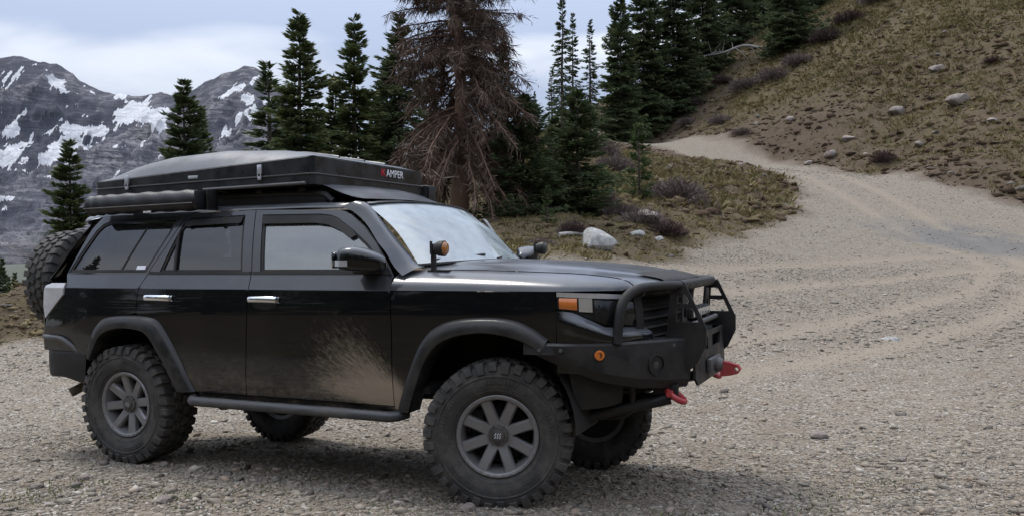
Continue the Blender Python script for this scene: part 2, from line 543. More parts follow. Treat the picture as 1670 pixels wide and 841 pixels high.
ctrl = []
for x in (-14, -9, -5, -2, 1, 4, 8, 13):
    for y in (-8, -3, 0, 3):
        ctrl.append((x, y, 0.0))
for x, y in ((-12, 6), (-8, 6), (-5, 5.5), (-2.6, 5.95), (0, 4.8), (2, 5), (4, 6), (7, 6.5), (11, 7), (-1.3, 5.4), (3.5, 9.0)):
    ctrl.append((x, y, 0.0))
ctrl += [(*car2w(2.79, 0.79)[:2], -0.10), (*car2w(0, 0.79)[:2], -0.13), (*car2w(1.4, 0.9)[:2], -0.12),
         (-4.5, 8.5, -0.15), (-2, 9.5, -0.12), (0.5, 9.0, -0.06), (-7, 12, -0.18), (-10, 17, -0.15), (-7, 16.5, -0.1), (-3.5, 12.5, 0.1), (0, 12, 0.25)]
PTS = [ # bearing column, row, metres
    (1670, 600, 11), (1670, 520, 18), (1670, 460, 26), (1670, 420, 33), (1670, 390, 38), (1670, 343, 45),
    (1350, 600, 11.3), (1350, 500, 19), (1350, 440, 27), (1350, 390, 34), (1350, 340, 43), (1350, 283, 58),
    (1150, 520, 15.5), (1150, 470, 20), (1150, 430, 24), (1150, 390, 28.5), (1150, 340, 36), (1150, 290, 48), (1150, 262, 62),
    (950, 425, 20), (950, 400, 23), (950, 370, 27), (950, 335, 33), (950, 290, 43), (1000, 250, 60), (985, 232, 85),
    (750, 430, 17), (750, 365, 30), (600, 400, 27), (500, 415, 36), (300, 500, 45), (113, 560, 50), (0, 600, 60),
    (1400, 285, 60), (1270, 262, 70), (1060, 238, 92), (985, 228, 105), (1900, 385, 38), (1900, 340, 44),
    (1670, 200, 58), (1670, 60, 72), (1670, -60, 90), (1670, -120, 120), (1500, 150, 72), (1500, 20, 86), (1500, -60, 105), (1350, 200, 72), (1350, 100, 86), (1350, 10, 104),
    (1240, 180, 84), (1240, 80, 103), (1100, 170, 100), (1100, 110, 122), (1000, 190, 112), (920, 190, 118), (1900, 100, 60), (1900, -40, 80), (2200, 100, 50), (2200, 0, 70),
    (790, 260, 50), (790, 215, 62), (640, 292, 55), (700, 262, 58), (860, 236, 72), (960, 249, 72), (920, 246, 82), (1040, 252, 68), (1040, 240, 86), (950, 228, 104), (900, 300, 140),
    (790, 330, 95), (640, 400, 90), (860, 300, 130), (500, 480, 70), (300, 620, 80), (0, 700, 90), (-300, 640, 50), (-400, 560, 25),
    (-120, 520, 19.6), (-60, 510, 19.6), (-15, 500, 19.6), (15, 482, 19.5), (42, 460, 19.4), (75, 492, 19.0), (0, 552, 18.0), (-60, 552, 18.0), (60, 548, 17.6), (120, 535, 18.5), (35, 520, 21.5), (-60, 520, 21.8), (200, 520, 21)]
ctrl += [tuple(at(*p)) for p in PTS]
ctrl += [(60, -14, 3.0), (40, 5, 1.5), (25, -5, 0.3), (-40, -14, -1.0), (-40, 10, -4), (25, 10, 0.35), (0, -16, 1.2), (15, -15, 1.5), (-14, -12, 1.0), (0, -40, 9.0), (40, -40, 12.0), (-40, -40, 7), (110, 100, 50), (110, 20, 24), (110, -40, 14), (40, 170, 18), (-60, 170, -30), (110, 170, 52), (-110, 90, -40), (-110, 0, -14), (-110, -40, -8)]
CP = np.array(ctrl)
RC = 2.0
def _phi(d2): return np.sqrt(d2 + RC * RC)
_K = _phi(((CP[:, None, :2] - CP[None, :, :2]) ** 2).sum(-1))
_n = len(CP)
_A = np.zeros((_n + 3, _n + 3)); _A[:_n, :_n] = _K - np.eye(_n) * 0.01
_A[:_n, _n] = 1; _A[:_n, _n + 1:] = CP[:, :2]; _A[_n:, :_n] = _A[:_n, _n:].T
_W = np.linalg.solve(_A, np.append(CP[:, 2], [0, 0, 0]))

GRAVEL = [tuple(at(p[0], 447, p[1])[:2]) for p in
          ((800, 16.5), (900, 19), (1000, 20.5), (1075, 23), (1130, 26), (1190, 29), (1265, 35), (1302, 41), (1310, 47), (1290, 52), (1246, 58), (1180, 66), (1095, 75.5), (1003, 84), (942, 95),
           (900, 118), (985, 106), (1060, 93), (1270, 70), (1400, 60), (1530, 52.5), (1670, 46), (1900, 39), (2400, 33))]
GRAVEL += [(30, 10), (22, 4.6), (9, 3.7), (2, 3.6), (-4, 3.8), (-9, 4.4), (-16, 6), (-24, 10), (-16, 17.8), (-10.5, 17.6), (-9, 17.0), (-6, 17), (-3, 16.6)]
TRACKS = [[at(p[0], 447, p[1])[:2] for p in t] for t in (
    ((1090, 12.5), (1280, 15), (1480, 20), (1590, 25), (1600, 31), (1480, 38), (1380, 47), (1300, 56)),
    ((1150, 10.5), (1400, 13), (1600, 17.5), (1680, 24), (1660, 32), (1530, 41), (1430, 50), (1330, 60)),
    ((1000, 20), (1180, 24), (1330, 28), (1480, 31.5), (1640, 34)),
    ((1020, 17), (1200, 20.5), (1380, 24.5), (1540, 28), (1740, 31)))]

def H0(x, y):
    x = np.atleast_1d(np.asarray(x, float)); y = np.atleast_1d(np.asarray(y, float))
    z = np.empty(len(x))
    for i in range(0, len(x), 40000):
        a, b = x[i:i + 40000], y[i:i + 40000]
        d2 = (a[:, None] - CP[None, :, 0]) ** 2 + (b[:, None] - CP[None, :, 1]) ** 2
        z[i:i + 40000] = _phi(d2) @ _W[:_n] + _W[_n] + _W[_n + 1] * a + _W[_n + 2] * b
    return z

def gmask(x, y):
    """1 on driven gravel, 0 on the vegetated slopes"""
    P = np.stack([x, y], 1)
    s = pdist(P, GRAVEL) * np.where(pip(P, GRAVEL), 1, -1)
    wdt = np.clip(0.016 * np.hypot(x, y), 0.35, 1.0)
    s = s + fbm(x * 0.45, y * 0.45, 4, 5) * wdt * 1.4
    return np.clip(s / wdt * 0.5 + 0.5, 0, 1)

def tmask(x, y):
    P = np.stack([x, y], 1)
    d = np.full(len(x), 1e9)
    for t in TRACKS: d = np.minimum(d, pdist(P, cr(t, 30), False))
    return np.clip(1.15 - d / 0.55, 0, 1) ** 1.0

def H(x, y, g=None):
    x = np.atleast_1d(np.asarray(x, float)); y = np.atleast_1d(np.asarray(y, float))
    if g is None: g = gmask(x, y)
    z = H0(x, y)
    flat = 0.030 * fbm(x * 0.6, y * 0.6, 3, 1) + 0.012 * fbm(x * 3.1, y * 3.1, 3, 2)
    dd = np.hypot(x, y)
    rough = (0.46 * fbm(x * 0.35, y * 0.35, 4, 3) + 0.30 * fbm(x * 1.1, y * 1.5, 4, 4)) * np.clip((dd - 8) / 25, 0.15, 1)
    return z + flat * g + rough * (1 - g) - 0.045 * tmask(x, y) * g

def Hs(x, y): return float(H(x, y)[0])

def axis(pts, steps):
    out = [pts[0]]
    for a, b, s0, s1 in zip(pts[:-1], pts[1:], steps[:-1], steps[1:]):
        p = a
        while p < b:
            t = (p - a) / (b - a); p += s0 + (s1 - s0) * t
            if p < b: out.append(p)
        out.append(b)
    return np.array(out)
gx = axis([-110, -40, -12, -3, 9, 40, 110], [4.0, 1.0, 0.22, 0.10, 0.16, 0.5, 2.2])
gy = axis([-60, -8, 2, 9, 20, 60, 125, 170], [5.0, 0.8, 0.09, 0.10, 0.2, 0.42, 0.8, 4])
GX, GY = np.meshgrid(gx, gy)
fx, fy = GX.ravel(), GY.ravel()
gm = gmask(fx, fy)
fz = H(fx, fy, gm)
tk = tmask(fx, fy)
nxv, nyv = len(gx), len(gy)
idx = np.arange(nxv * nyv).reshape(nyv, nxv)
Q = np.stack([idx[:-1, :-1].ravel(), idx[:-1, 1:].ravel(), idx[1:, 1:].ravel(), idx[1:, :-1].ravel()], 1)
print('terrain verts', len(fx), gx.size, gy.size)

def ground_material():
    m, nt, b = mat_new('gravel_and_soil')
    v = objco(nt)
    g = attr(nt, 'gravel').outputs['Fac']; t = attr(nt, 'track').outputs['Fac']
    n1 = noise(nt, v, 0.35, 5, 0.6); n2 = noise(nt, v, 2.2, 6, 0.65); n3 = noise(nt, v, 14, 6, 0.7)
    vo = nd(nt, 'ShaderNodeTexVoronoi'); vo.inputs['Scale'].default_value = 26; lk(nt, v, vo.inputs['Vector'])
    vo2 = nd(nt, 'ShaderNodeTexVoronoi'); vo2.inputs['Scale'].default_value = 70; lk(nt, v, vo2.inputs['Vector'])
    hs = nd(nt, 'ShaderNodeSeparateColor'); lk(nt, vo.outputs['Color'], hs.inputs[0])
    hs2 = nd(nt, 'ShaderNodeSeparateColor'); lk(nt, vo2.outputs['Color'], hs2.inputs[0])
    tn = attr(nt, 'tan').outputs['Fac']
    fine = mix(nt, ramp(nt, n1, 0.35, 0.65), (0.1591, 0.1277, 0.0932), (0.2021, 0.168, 0.1264))
    fine = mix(nt, tn, fine, mix(nt, ramp(nt, noise(nt, v, 6.0, 9, 0.8), 0.36, 0.64), (0.110, 0.089, 0.066), (0.225, 0.188, 0.144)))
    stone = mix(nt, hs.outputs[0], (0.1075, 0.0941, 0.0758), (0.2881, 0.2562, 0.207))
    stone2 = mix(nt, hs2.outputs[0], (0.1075, 0.0907, 0.0711), (0.2795, 0.2419, 0.1912))
    stone = mix(nt, ramp(nt, n3, 0.4, 0.6), stone, stone2)
    vo3 = nd(nt, 'ShaderNodeTexVoronoi'); vo3.inputs['Scale'].default_value = 42; lk(nt, v, vo3.inputs['Vector']); h3 = nd(nt, 'ShaderNodeSeparateColor'); lk(nt, vo3.outputs['Color'], h3.inputs[0])
    stone = mix(nt, ramp(nt, h3.outputs[1], 0.80, 0.90), stone, (0.40, 0.385, 0.355)); stone = mix(nt, ramp(nt, h3.outputs[2], 0.80, 0.90), stone, (0.062, 0.056, 0.050))
    gcol = mix(nt, mth(nt, 'MULTIPLY', ramp(nt, n2, 0.25, 0.60, 0.10, 0.80), mth(nt, 'SUBTRACT', 1.0, mth(nt, 'MULTIPLY', tn, 0.30))), fine, stone)
    gcol = mix(nt, mth(nt, 'MULTIPLY', t, 0.65), gcol, (0.235, 0.198, 0.152))
    pt = attr(nt, 'patch').outputs['Fac']
    gcol = mix(nt, mth(nt, 'MULTIPLY', pt, 0.8), gcol, (0.115, 0.113, 0.112))
    soil = mix(nt, n2, (0.040, 0.027, 0.018), (0.095, 0.067, 0.045))
    soil = mix(nt, ramp(nt, n3, 0.45, 0.75, 0, 0.6), soil, (0.14, 0.105, 0.075))
    gr = attr(nt, 'turf').outputs['Fac']
    turf = mix(nt, n3, (0.060, 0.049, 0.022), (0.13, 0.105, 0.052))
    soil = mix(nt, mth(nt, 'MULTIPLY', gr, ramp(nt, n2, 0.3, 0.62)), soil, turf)
    c = mix(nt, g, soil, gcol)
    lk(nt, c, b.inputs['Base Color'])
    b.inputs['Roughness'].default_value = 0.95
    b.inputs['Specular IOR Level'].default_value = 0.2
    h = mth(nt, 'ADD', mth(nt, 'MULTIPLY', n3, 0.6), mth(nt, 'ADD', mth(nt, 'MULTIPLY', vo.outputs['Distance'], -0.7), mth(nt, 'MULTIPLY', n2, 1.2)))
    bump(nt, b, h, 0.6, 0.05)
    return m
MT['ground'] = ground_material()

def turf_amount(x, y):
    """how grassy the slope is: green on top, bare soil low on the cut bank"""
    s = fbm(x * 0.08, y * 0.08, 3, 21)
    d = pdist(np.stack([x, y], 1), GRAVEL)
    hill = np.clip((d - 3) / 9, 0, 1)
    near = (y < 62) & (x < (1300 - 835) / FPX * y)
    return np.clip(np.where(near, 0.6, hill * 0.9) + s * 0.8, 0.05, 1)
tf = turf_amount(fx, fy)
tanv = np.clip(0.5 + (fx * 0.55 + fy * 0.45 - 7.5) / 9.0 + fbm(fx * 0.22, fy * 0.22, 4, 35) * 0.55, 0, 1)
pc = at(1585, 374, 37.0)
patch = np.clip(1.6 - np.hypot((fx - pc[0]) / 2.6, (fy - pc[1]) / 3.0) + fbm(fx * 0.8, fy * 0.8, 3, 33) * 0.9, 0, 1)

def add_attr(me, name, vals):
    a = me.attributes.new(name, 'FLOAT', 'POINT'); a.data.foreach_set('value', np.asarray(vals, np.float32))

fc = gm[Q].mean(1)
cy = fy[Q].mean(1)
road_sel = (fc > 0.5) & (cy > 30)
for nm, sel in (('ground', ~road_sel), ('gravel_road', road_sel)):
    q = Q[sel]; u, inv = np.unique(q, return_inverse=True)
    me = make_mesh(nm, np.stack([fx[u], fy[u], fz[u]], 1), inv.reshape(q.shape), 'ground', True, 180)
    for an, av in (('gravel', gm), ('track', tk), ('turf', tf), ('patch', patch), ('tan', tanv)): add_attr(me, an, av[u])
    tagit(link(nm, me), kind='structure')

# ------------------------------------------------------------------ far mountains
SIL = np.array([(-2000, 330), (-1600, 290), (-1200, 215), (-950, 235), (-700, 175), (-500, 190), (-300, 150), (-150, 120), (-60, 104), (0, 96), (15, 93), (32, 91), (45, 94), (60, 100), (92, 104), (108, 114), (130, 130), (160, 146), (190, 155), (225, 157), (262, 152), (288, 154),
                (305, 152), (322, 142), (342, 129), (360, 121), (380, 117), (398, 109), (412, 110), (428, 118), (445, 135), (470, 165), (500, 205), (540, 255), (600, 310), (700, 350), (900, 380)], float)
def mountain():
    NU, NT = 1150, 300
    px = np.concatenate([np.linspace(-1900, -440, 390), np.linspace(-436, 820, 760)])
    ridge = np.interp(px, SIL[:, 0], SIL[:, 1])
    ridge = ridge + 3.5 * fbm(px * 0.06, px * 0 + 3.3, 4, 51)
    PX, TT = np.meshgrid(px, np.linspace(0, 1.12, NT))
    RD = np.interp(PX, px, ridge)
    D = 900 + 2300 * np.minimum(TT, 1) ** 0.9 + 500 * np.maximum(TT - 1, 0)
    row = 500 + (RD - 500) * np.minimum(TT, 1.0) ** 1.22
    X = (PX - 835) / FPX * D
    Z = CAM_H + (HOR - row) / FPX * D
    Z = np.where(TT > 1, Z - (TT - 1) * 3500, Z)
    # buttresses, gullies and benches
    def ridged(x, y, oct, seed, gain=0.55):
        o = 0; a_ = 1; t_ = 0; prev = 1.0
        for i in range(oct):
            n = (1 - np.abs(2 * vnoise(x, y, seed + 13 * i) - 1)) ** 2
            o = o + a_ * n * (0.4 + 0.6 * prev); t_ += a_; prev = n
            x = x * 2.07 + 3.1; y = y * 2.07 + 1.7; a_ *= gain
        return o / t_
    a = fbm(X / 330, D / 620, 5, 61, 0.55)
    r1 = ridged(X / 300 + a * 0.5 + 7, D / 900 + a * 0.4, 6, 62)
    env = np.clip(TT * 3, 0, 1) * np.clip((1.0 - TT) * 6, 0.06, 1)
    Z = Z + env * ((r1 - 0.45) * 210 + a * 50)
    ph = Z / 15.0 + 1.6 * fbm(X / 400, D / 400, 3, 63)
    bench = np.abs((ph / PI) % 2 - 1) * 2 - 1
    Z = Z + env * np.clip(bench * 2.2, -1, 1) * 6.0 * np.clip(0.5 + 1.4 * fbm(X / 170, D / 170, 2, 64), 0, 1.4)
    Z = Z + env * (ridged(X / 60, D / 90, 4, 65) - 0.45) * 34
    # lasting snow: fields in the saddle and the bowl, streaks down the gullies
    row2 = HOR - (Z - CAM_H) / D * FPX
    sn = np.zeros_like(X)
    for (cx, cyy, rx, ry, ang, am) in ((228, 185, 62, 20, 8, 1.4), (205, 165, 34, 10, 25, 1.2), (262, 205, 40, 14, 10, 1.0), (100, 140, 34, 9, 38, 1.0), (118, 150, 26, 7, 10, .8), (150, 150, 30, 6, 40, 1.1), (70, 112, 26, 5, 20, .5),
                             (395, 140, 42, 9, -28, 1.3), (405, 165, 26, 14, 60, 1.0), (400, 195, 22, 22, 60, .9), (418, 128, 10, 12, 0, .9), (8, 215, 10, 30, 80, 1.0), (16, 250, 14, 22, 70, 1.0), (85, 250, 12, 26, 65, .95), (40, 262, 16, 10, 30, .6), (145, 213, 40, 7, 0, .9),
                             (110, 232, 16, 7, 30, .6), (135, 240, 22, 9, 40, .85), (62, 285, 40, 5, 8, .8), (20, 320, 8, 24, 80, .7), (205, 240, 36, 5, 0, .6), (310, 200, 40, 8, -20, .5), (370, 215, 26, 20, 60, .6), (-80, 200, 60, 40, 0, .6), (-160, 160, 70, 30, 20, .8), (440, 160, 16, 24, 70, .8)):
        c, s = math.cos(math.radians(ang)), math.sin(math.radians(ang))
        u = (PX - cx) * c + (row2 - cyy) * s; w_ = -(PX - cx) * s + (row2 - cyy) * c
        sn = np.maximum(sn, am * np.exp(-(u / rx) ** 2 - (w_ / ry) ** 2))
    sn = sn * 0.85 + 0.95 * fbm(X / 48, D / 130, 5, 71, 0.68) + 0.45 * fbm(X / 14, D / 50, 4, 72) - 0.14
    gul = np.clip((0.30 - r1) * 2.2, 0, 0.40) * np.clip((TT - 0.25) * 3, 0, 1)
    sn = np.clip((sn * (0.75 + 1.1 * np.clip(0.62 - r1, 0, 1)) + gul - 0.36) * 5.0, 0, 1) * np.clip((TT - 0.12) * 8, 0, 1)
    veg = np.clip((0.30 - TT) * 5 + fbm(X / 90, D / 90, 4, 73) * 0.9, 0, 1)
    ix = np.arange(NU * NT).reshape(NT, NU)
    q = np.stack([ix[:-1, :-1].ravel(), ix[:-1, 1:].ravel(), ix[1:, 1:].ravel(), ix[1:, :-1].ravel()], 1)
    me = make_mesh('mountain', np.stack([X.ravel(), D.ravel(), Z.ravel()], 1), q, None, True, 180)
    add_attr(me, 'snow', sn.ravel()); add_attr(me, 'veg', veg.ravel()); add_attr(me, 'relief_shade', np.clip(r1 * 1.5 - 0.2 + 0.35 * fbm(X / 30, Z / 12, 4, 66), 0, 1).ravel())
    m, nt, b = mat_new('mountain_rock_and_snow')
    v = objco(nt)
    n1 = noise(nt, v, 0.006, 6, 0.65); n2 = noise(nt, scaled(nt, v, (0.012, 0.012, 0.09)), 1.0, 6, 0.7, 0.6); n3 = noise(nt, v, 0.05, 5, 0.7)
    rock = mix(nt, ramp(nt, n2, 0.40, 0.60), (0.100, 0.102, 0.118), (0.285, 0.277, 0.29))  # pale bluish rock carries the distance haze in its colour
    rock = mix(nt, ramp(nt, noise(nt, scaled(nt, v, (0.05, 0.05, 0.012)), 1.0, 8, 0.75, 0.3), 0.45, 0.62, 0.0, 0.6), rock, (0.058, 0.059, 0.072))
    rock = mix(nt, ramp(nt, n1, 0.4, 0.65, 0.0, 0.55), rock, (0.135, 0.138, 0.165))
    rock = mix(nt, ramp(nt, attr(nt, 'relief_shade').outputs['Fac'], 0.25, 0.75), [0.082, 0.085, 0.105], rock)  # relief shading put into the colour: gullies darker, ridges lighter
    low = mix(nt, ramp(nt, n3, 0.4, 0.6), (0.032, 0.040, 0.034), (0.11, 0.10, 0.085))
    rock = mix(nt, attr(nt, 'veg').outputs['Fac'], rock, low)
    s = mth(nt, 'ADD', attr(nt, 'snow').outputs['Fac'], mth(nt, 'MULTIPLY', mth(nt, 'SUBTRACT', noise(nt, scaled(nt, v, (0.035, 0.035, 0.02)), 1.0, 8, 0.75, 0.5), 0.5), 1.9))
    c = mix(nt, ramp(nt, s, 0.42, 0.62), rock, (0.62, 0.63, 0.66))
    lk(nt, c, b.inputs['Base Color']); b.inputs['Roughness'].default_value = 0.95; b.inputs['Specular IOR Level'].default_value = 0.1
    bump(nt, b, mth(nt, 'ADD', n3, n2), 0.9, 16.0)
    me.materials.append(m)
    tagit(link('mountain', me), kind='structure')
mountain()

# valley floor between the drop-off and the mountain
def valley():
    xs = np.concatenate([np.linspace(-3000, -120, 60), np.linspace(-110, 900, 50)]); ys = np.concatenate([np.linspace(95, 400, 50), np.linspace(420, 1300, 50)])
    A, B = np.meshgrid(xs, ys)
    Z = -70 + 12 * fbm(A / 150, B / 150, 4, 81) - 30 * np.clip((B - 95) / 300, 0, 1) + np.clip((B - 600) / 700, 0, 1) * 120
    ix = np.arange(A.size).reshape(A.shape)
    q = np.stack([ix[:-1, :-1].ravel(), ix[:-1, 1:].ravel(), ix[1:, 1:].ravel(), ix[1:, :-1].ravel()], 1)
    m = simple('valley_forest_floor', (0.055, 0.062, 0.045), 0.95, var=0.5, scale=0.02)
    me = make_mesh('valley_floor', np.stack([A.ravel(), B.ravel(), Z.ravel()], 1), q, m, True, 180)
    tagit(link('valley_floor', me), kind='structure')
valley()
# ------------------------------------------------------------------ trees
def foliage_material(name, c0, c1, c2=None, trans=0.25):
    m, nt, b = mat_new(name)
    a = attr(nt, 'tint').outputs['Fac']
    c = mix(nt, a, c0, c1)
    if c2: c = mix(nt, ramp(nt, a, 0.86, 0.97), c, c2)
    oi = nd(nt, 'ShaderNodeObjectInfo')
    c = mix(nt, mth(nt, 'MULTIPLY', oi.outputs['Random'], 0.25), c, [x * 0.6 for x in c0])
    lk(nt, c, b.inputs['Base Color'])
    b.inputs['Roughness'].default_value = 0.7
    b.inputs['Specular IOR Level'].default_value = 0.25
    if trans:
        out = nt.nodes['Material Output']
        tl = nd(nt, 'ShaderNodeBsdfTranslucent'); lk(nt, c, tl.inputs[0])
        mx = nd(nt, 'ShaderNodeMixShader'); mx.inputs[0].default_value = trans
        lk(nt, b.outputs[0], mx.inputs[1]); lk(nt, tl.outputs[0], mx.inputs[2]); lk(nt, mx.outputs[0], out.inputs['Surface'])
    return m
MT['needles'] = foliage_material('spruce_needles', (0.036, 0.058, 0.024), (0.130, 0.160, 0.062), (0.19, 0.20, 0.08))
MT['needles_dark'] = foliage_material('dark_spruce_needles', (0.028, 0.048, 0.022), (0.100, 0.128, 0.054), (0.14, 0.155, 0.065))
MT['needles_young'] = foliage_material('young_fir_needles', (0.030, 0.055, 0.018), (0.095, 0.125, 0.045), (0.14, 0.16, 0.06))
MT['dead_twig'] = foliage_material('dead_twigs', (0.066, 0.042, 0.031), (0.170, 0.118, 0.088), (0.26, 0.21, 0.17), 0.05)
MT['bark'] = simple('spruce_bark', (0.075, 0.058, 0.048), 0.9, var=0.5, scale=12, bmp=0.6)
MT['dead_bark'] = simple('dead_tree_bark', (0.125, 0.074, 0.050), 0.9, var=0.5, scale=8, bmp=0.6)
MT['grey_wood'] = simple('weathered_grey_wood', (0.33, 0.31, 0.29), 0.85, var=0.35, scale=10, bmp=0.5)
MT['bush_twig'] = foliage_material('bare_bush_twigs', (0.085, 0.064, 0.058), (0.20, 0.155, 0.14), (0.27, 0.23, 0.19), 0.05)
MT['bush_dark'] = foliage_material('dark_red_bush_twigs', (0.035, 0.022, 0.020), (0.10, 0.062, 0.055), (0.14, 0.10, 0.08), 0.05)
MT['dry_grass'] = foliage_material('dry_grass_tussocks', (0.085, 0.070, 0.027), (0.225, 0.190, 0.085), (0.31, 0.26, 0.14), 0.2)

def blades(base, direc, length, width, tint, fold=None, seg_mid=0.45):
    """diamond-shaped leaf faces: base point, direction, length, width; returns verts, quads, tints"""
    n = len(base)
    d = direc / (np.linalg.norm(direc, axis=1)[:, None] + 1e-9)
    r = rng.normal(size=(n, 3)); s = np.cross(d, r); s /= np.linalg.norm(s, axis=1)[:, None] + 1e-9
    L = length[:, None]; Wd = width[:, None]
    mid = base + d * L * seg_mid
    V = np.stack([base, mid - s * Wd * 0.5, base + d * L, mid + s * Wd * 0.5], 1).reshape(-1, 3)
    Fq = np.arange(4 * n).reshape(n, 4)
    return V, Fq, np.repeat(tint, 4)

def crown_mesh(name, parts, mat):
    V = np.vstack([p[0] for p in parts]); off = 0; Fs = []
    for p in parts:
        Fs.append(p[1] + off); off += len(p[0])
    me = make_mesh(name, V, np.vstack(Fs), mat, False)
    add_attr(me, 'tint', np.concatenate([p[2] for p in parts]))
    return me

def spruce(h, r, nbr=260, per=46, droop=0.5, bare=0.05, twist=0.0, bl=(0.16, 0.36), bw=0.07, power=0.9, mat='needles', seed=1, gaps=0.25):
    """(trunk mesh, crown mesh) of a conifer; crown of needle sprays along whorled limbs"""
    global rng
    rng = np.random.default_rng(seed)
    tz = np.sort(rng.uniform(0, 1, nbr) ** 1.15)           # 0 bottom .. 1 top
    tz = bare + (1 - bare) * tz
    az = rng.uniform(0, 2 * PI, nbr)
    lump = 0.62 + 0.8 * vnoise(az * 1.3 + 4, tz * 9, seed) * 1.0
    L = r * np.clip(1 - tz, 0.012, 1) ** power * lump * rng.uniform(0.6, 1.15, nbr)
    L *= np.where(rng.uniform(size=nbr) < gaps, 0.55, 1.0)
    L = np.maximum(L, 0.10)
    low = np.clip((bare + 0.10 - tz) / 0.10, 0, 1); L *= 1 - 0.35 * low
    k = np.maximum(6, (per * np.sqrt(L / r)).astype(int))
    bi = np.repeat(np.arange(nbr), k); n = len(bi)
    s = rng.uniform(0.05, 1.0, n) ** 0.75
    A = az[bi]; Lb = L[bi]; T = tz[bi]
    out = np.stack([np.cos(A), np.sin(A), np.zeros(n)], 1); side = np.stack([-np.sin(A), np.cos(A), np.zeros(n)], 1)
    up = 0.42 * np.clip((T - 0.55) / 0.45, 0, 1) - droop * (1 - T) * 0.6
    zc = up * s - droop * 0.25 * s ** 2 + 0.22 * s ** 4
    spread = (1 - s) * 0.34 + 0.08
    lat = rng.normal(0, 1, n) * spread * Lb * 0.55
    base = out * (s * Lb)[:, None] + side * lat[:, None]
    base[:, 2] = T * h + zc * Lb - np.abs(lat) * 0.25 + rng.normal(0, 0.03, n)
    ln = rng.uniform(bl[0], bl[1], n)
    d = out * 0.8 + side * (np.sign(lat) * rng.uniform(0.2, 1.0, n))[:, None]
    d[:, 2] = up - 0.35 * rng.uniform(0, 1, n) * (1 - T) + 0.15
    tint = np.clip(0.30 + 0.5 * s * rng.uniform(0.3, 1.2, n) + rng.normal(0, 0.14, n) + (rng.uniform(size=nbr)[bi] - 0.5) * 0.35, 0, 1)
    parts = [blades(base, d, ln, np.full(n, bw) * rng.uniform(0.7, 1.3, n), tint)]
    # leader
    m = 40; zt = rng.uniform(0.93, 1.0, m) * h
    aa = rng.uniform(0, 2 * PI, m)
    parts.append(blades(np.stack([0 * zt, 0 * zt, zt], 1), np.stack([np.cos(aa) * 0.7, np.sin(aa) * 0.7, np.full(m, 0.9)], 1), np.full(m, 0.22) * (1.3 - (zt / h - 0.93) * 10), np.full(m, 0.05), rng.uniform(0.3, 0.8, m)))
    cm = crown_mesh('crown', parts, mat)
    mb = MB()
    zz = np.linspace(-0.6, h * 0.985, 12)
    mb.tube(np.stack([0.03 * np.sin(zz * 0.7), 0.03 * np.cos(zz * 0.9), zz], 1), np.linspace(0.017 * h + 0.03, 0.012, 12), 7)
    for i in range(0, nbr, 4):
        o = V3(math.cos(az[i]), math.sin(az[i]), 0)
        ss = np.linspace(0, 0.85, 4)
        u = 0.42 * np.clip((tz[i] - 0.55) / 0.45, 0, 1) - droop * (1 - tz[i]) * 0.6
        P = o[None] * (ss * L[i])[:, None]; P[:, 2] = tz[i] * h + (u * ss - droop * 0.25 * ss ** 2 + 0.22 * ss ** 4) * L[i]
        mb.tube(P, np.linspace(0.012 + 0.012 * L[i], 0.005, 4), 4, cap=False)
    tm = make_mesh('trunk', np.vstack(mb.V), mb.F, 'bark', True, 60)
    return tm, cm

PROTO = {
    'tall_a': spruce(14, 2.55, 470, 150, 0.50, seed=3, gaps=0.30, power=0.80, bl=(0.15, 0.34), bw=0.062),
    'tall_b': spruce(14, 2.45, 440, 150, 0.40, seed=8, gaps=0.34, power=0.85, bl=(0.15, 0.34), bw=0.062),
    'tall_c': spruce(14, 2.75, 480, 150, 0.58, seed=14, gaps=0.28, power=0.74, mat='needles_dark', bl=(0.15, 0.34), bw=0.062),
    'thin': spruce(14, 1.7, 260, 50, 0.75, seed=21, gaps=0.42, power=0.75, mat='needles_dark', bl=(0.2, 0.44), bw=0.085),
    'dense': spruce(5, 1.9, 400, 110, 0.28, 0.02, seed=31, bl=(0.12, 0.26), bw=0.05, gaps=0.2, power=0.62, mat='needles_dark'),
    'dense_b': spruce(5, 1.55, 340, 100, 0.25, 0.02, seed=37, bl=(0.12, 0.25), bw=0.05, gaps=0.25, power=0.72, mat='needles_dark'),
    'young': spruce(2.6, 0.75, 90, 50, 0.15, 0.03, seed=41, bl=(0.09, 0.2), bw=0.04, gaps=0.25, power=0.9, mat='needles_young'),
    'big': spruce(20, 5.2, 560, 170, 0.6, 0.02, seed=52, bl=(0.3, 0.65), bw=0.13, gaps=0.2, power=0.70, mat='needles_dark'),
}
PH = dict(tall_a=14, tall_b=14, tall_c=14, thin=14, dense=5, dense_b=5, young=2.6, big=20)

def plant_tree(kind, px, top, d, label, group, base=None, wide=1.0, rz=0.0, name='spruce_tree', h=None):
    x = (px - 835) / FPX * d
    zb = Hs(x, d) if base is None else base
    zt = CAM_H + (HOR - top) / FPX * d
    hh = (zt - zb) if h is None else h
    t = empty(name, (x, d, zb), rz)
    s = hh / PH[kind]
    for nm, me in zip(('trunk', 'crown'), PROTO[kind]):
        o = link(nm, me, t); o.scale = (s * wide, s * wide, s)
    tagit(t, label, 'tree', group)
    return t

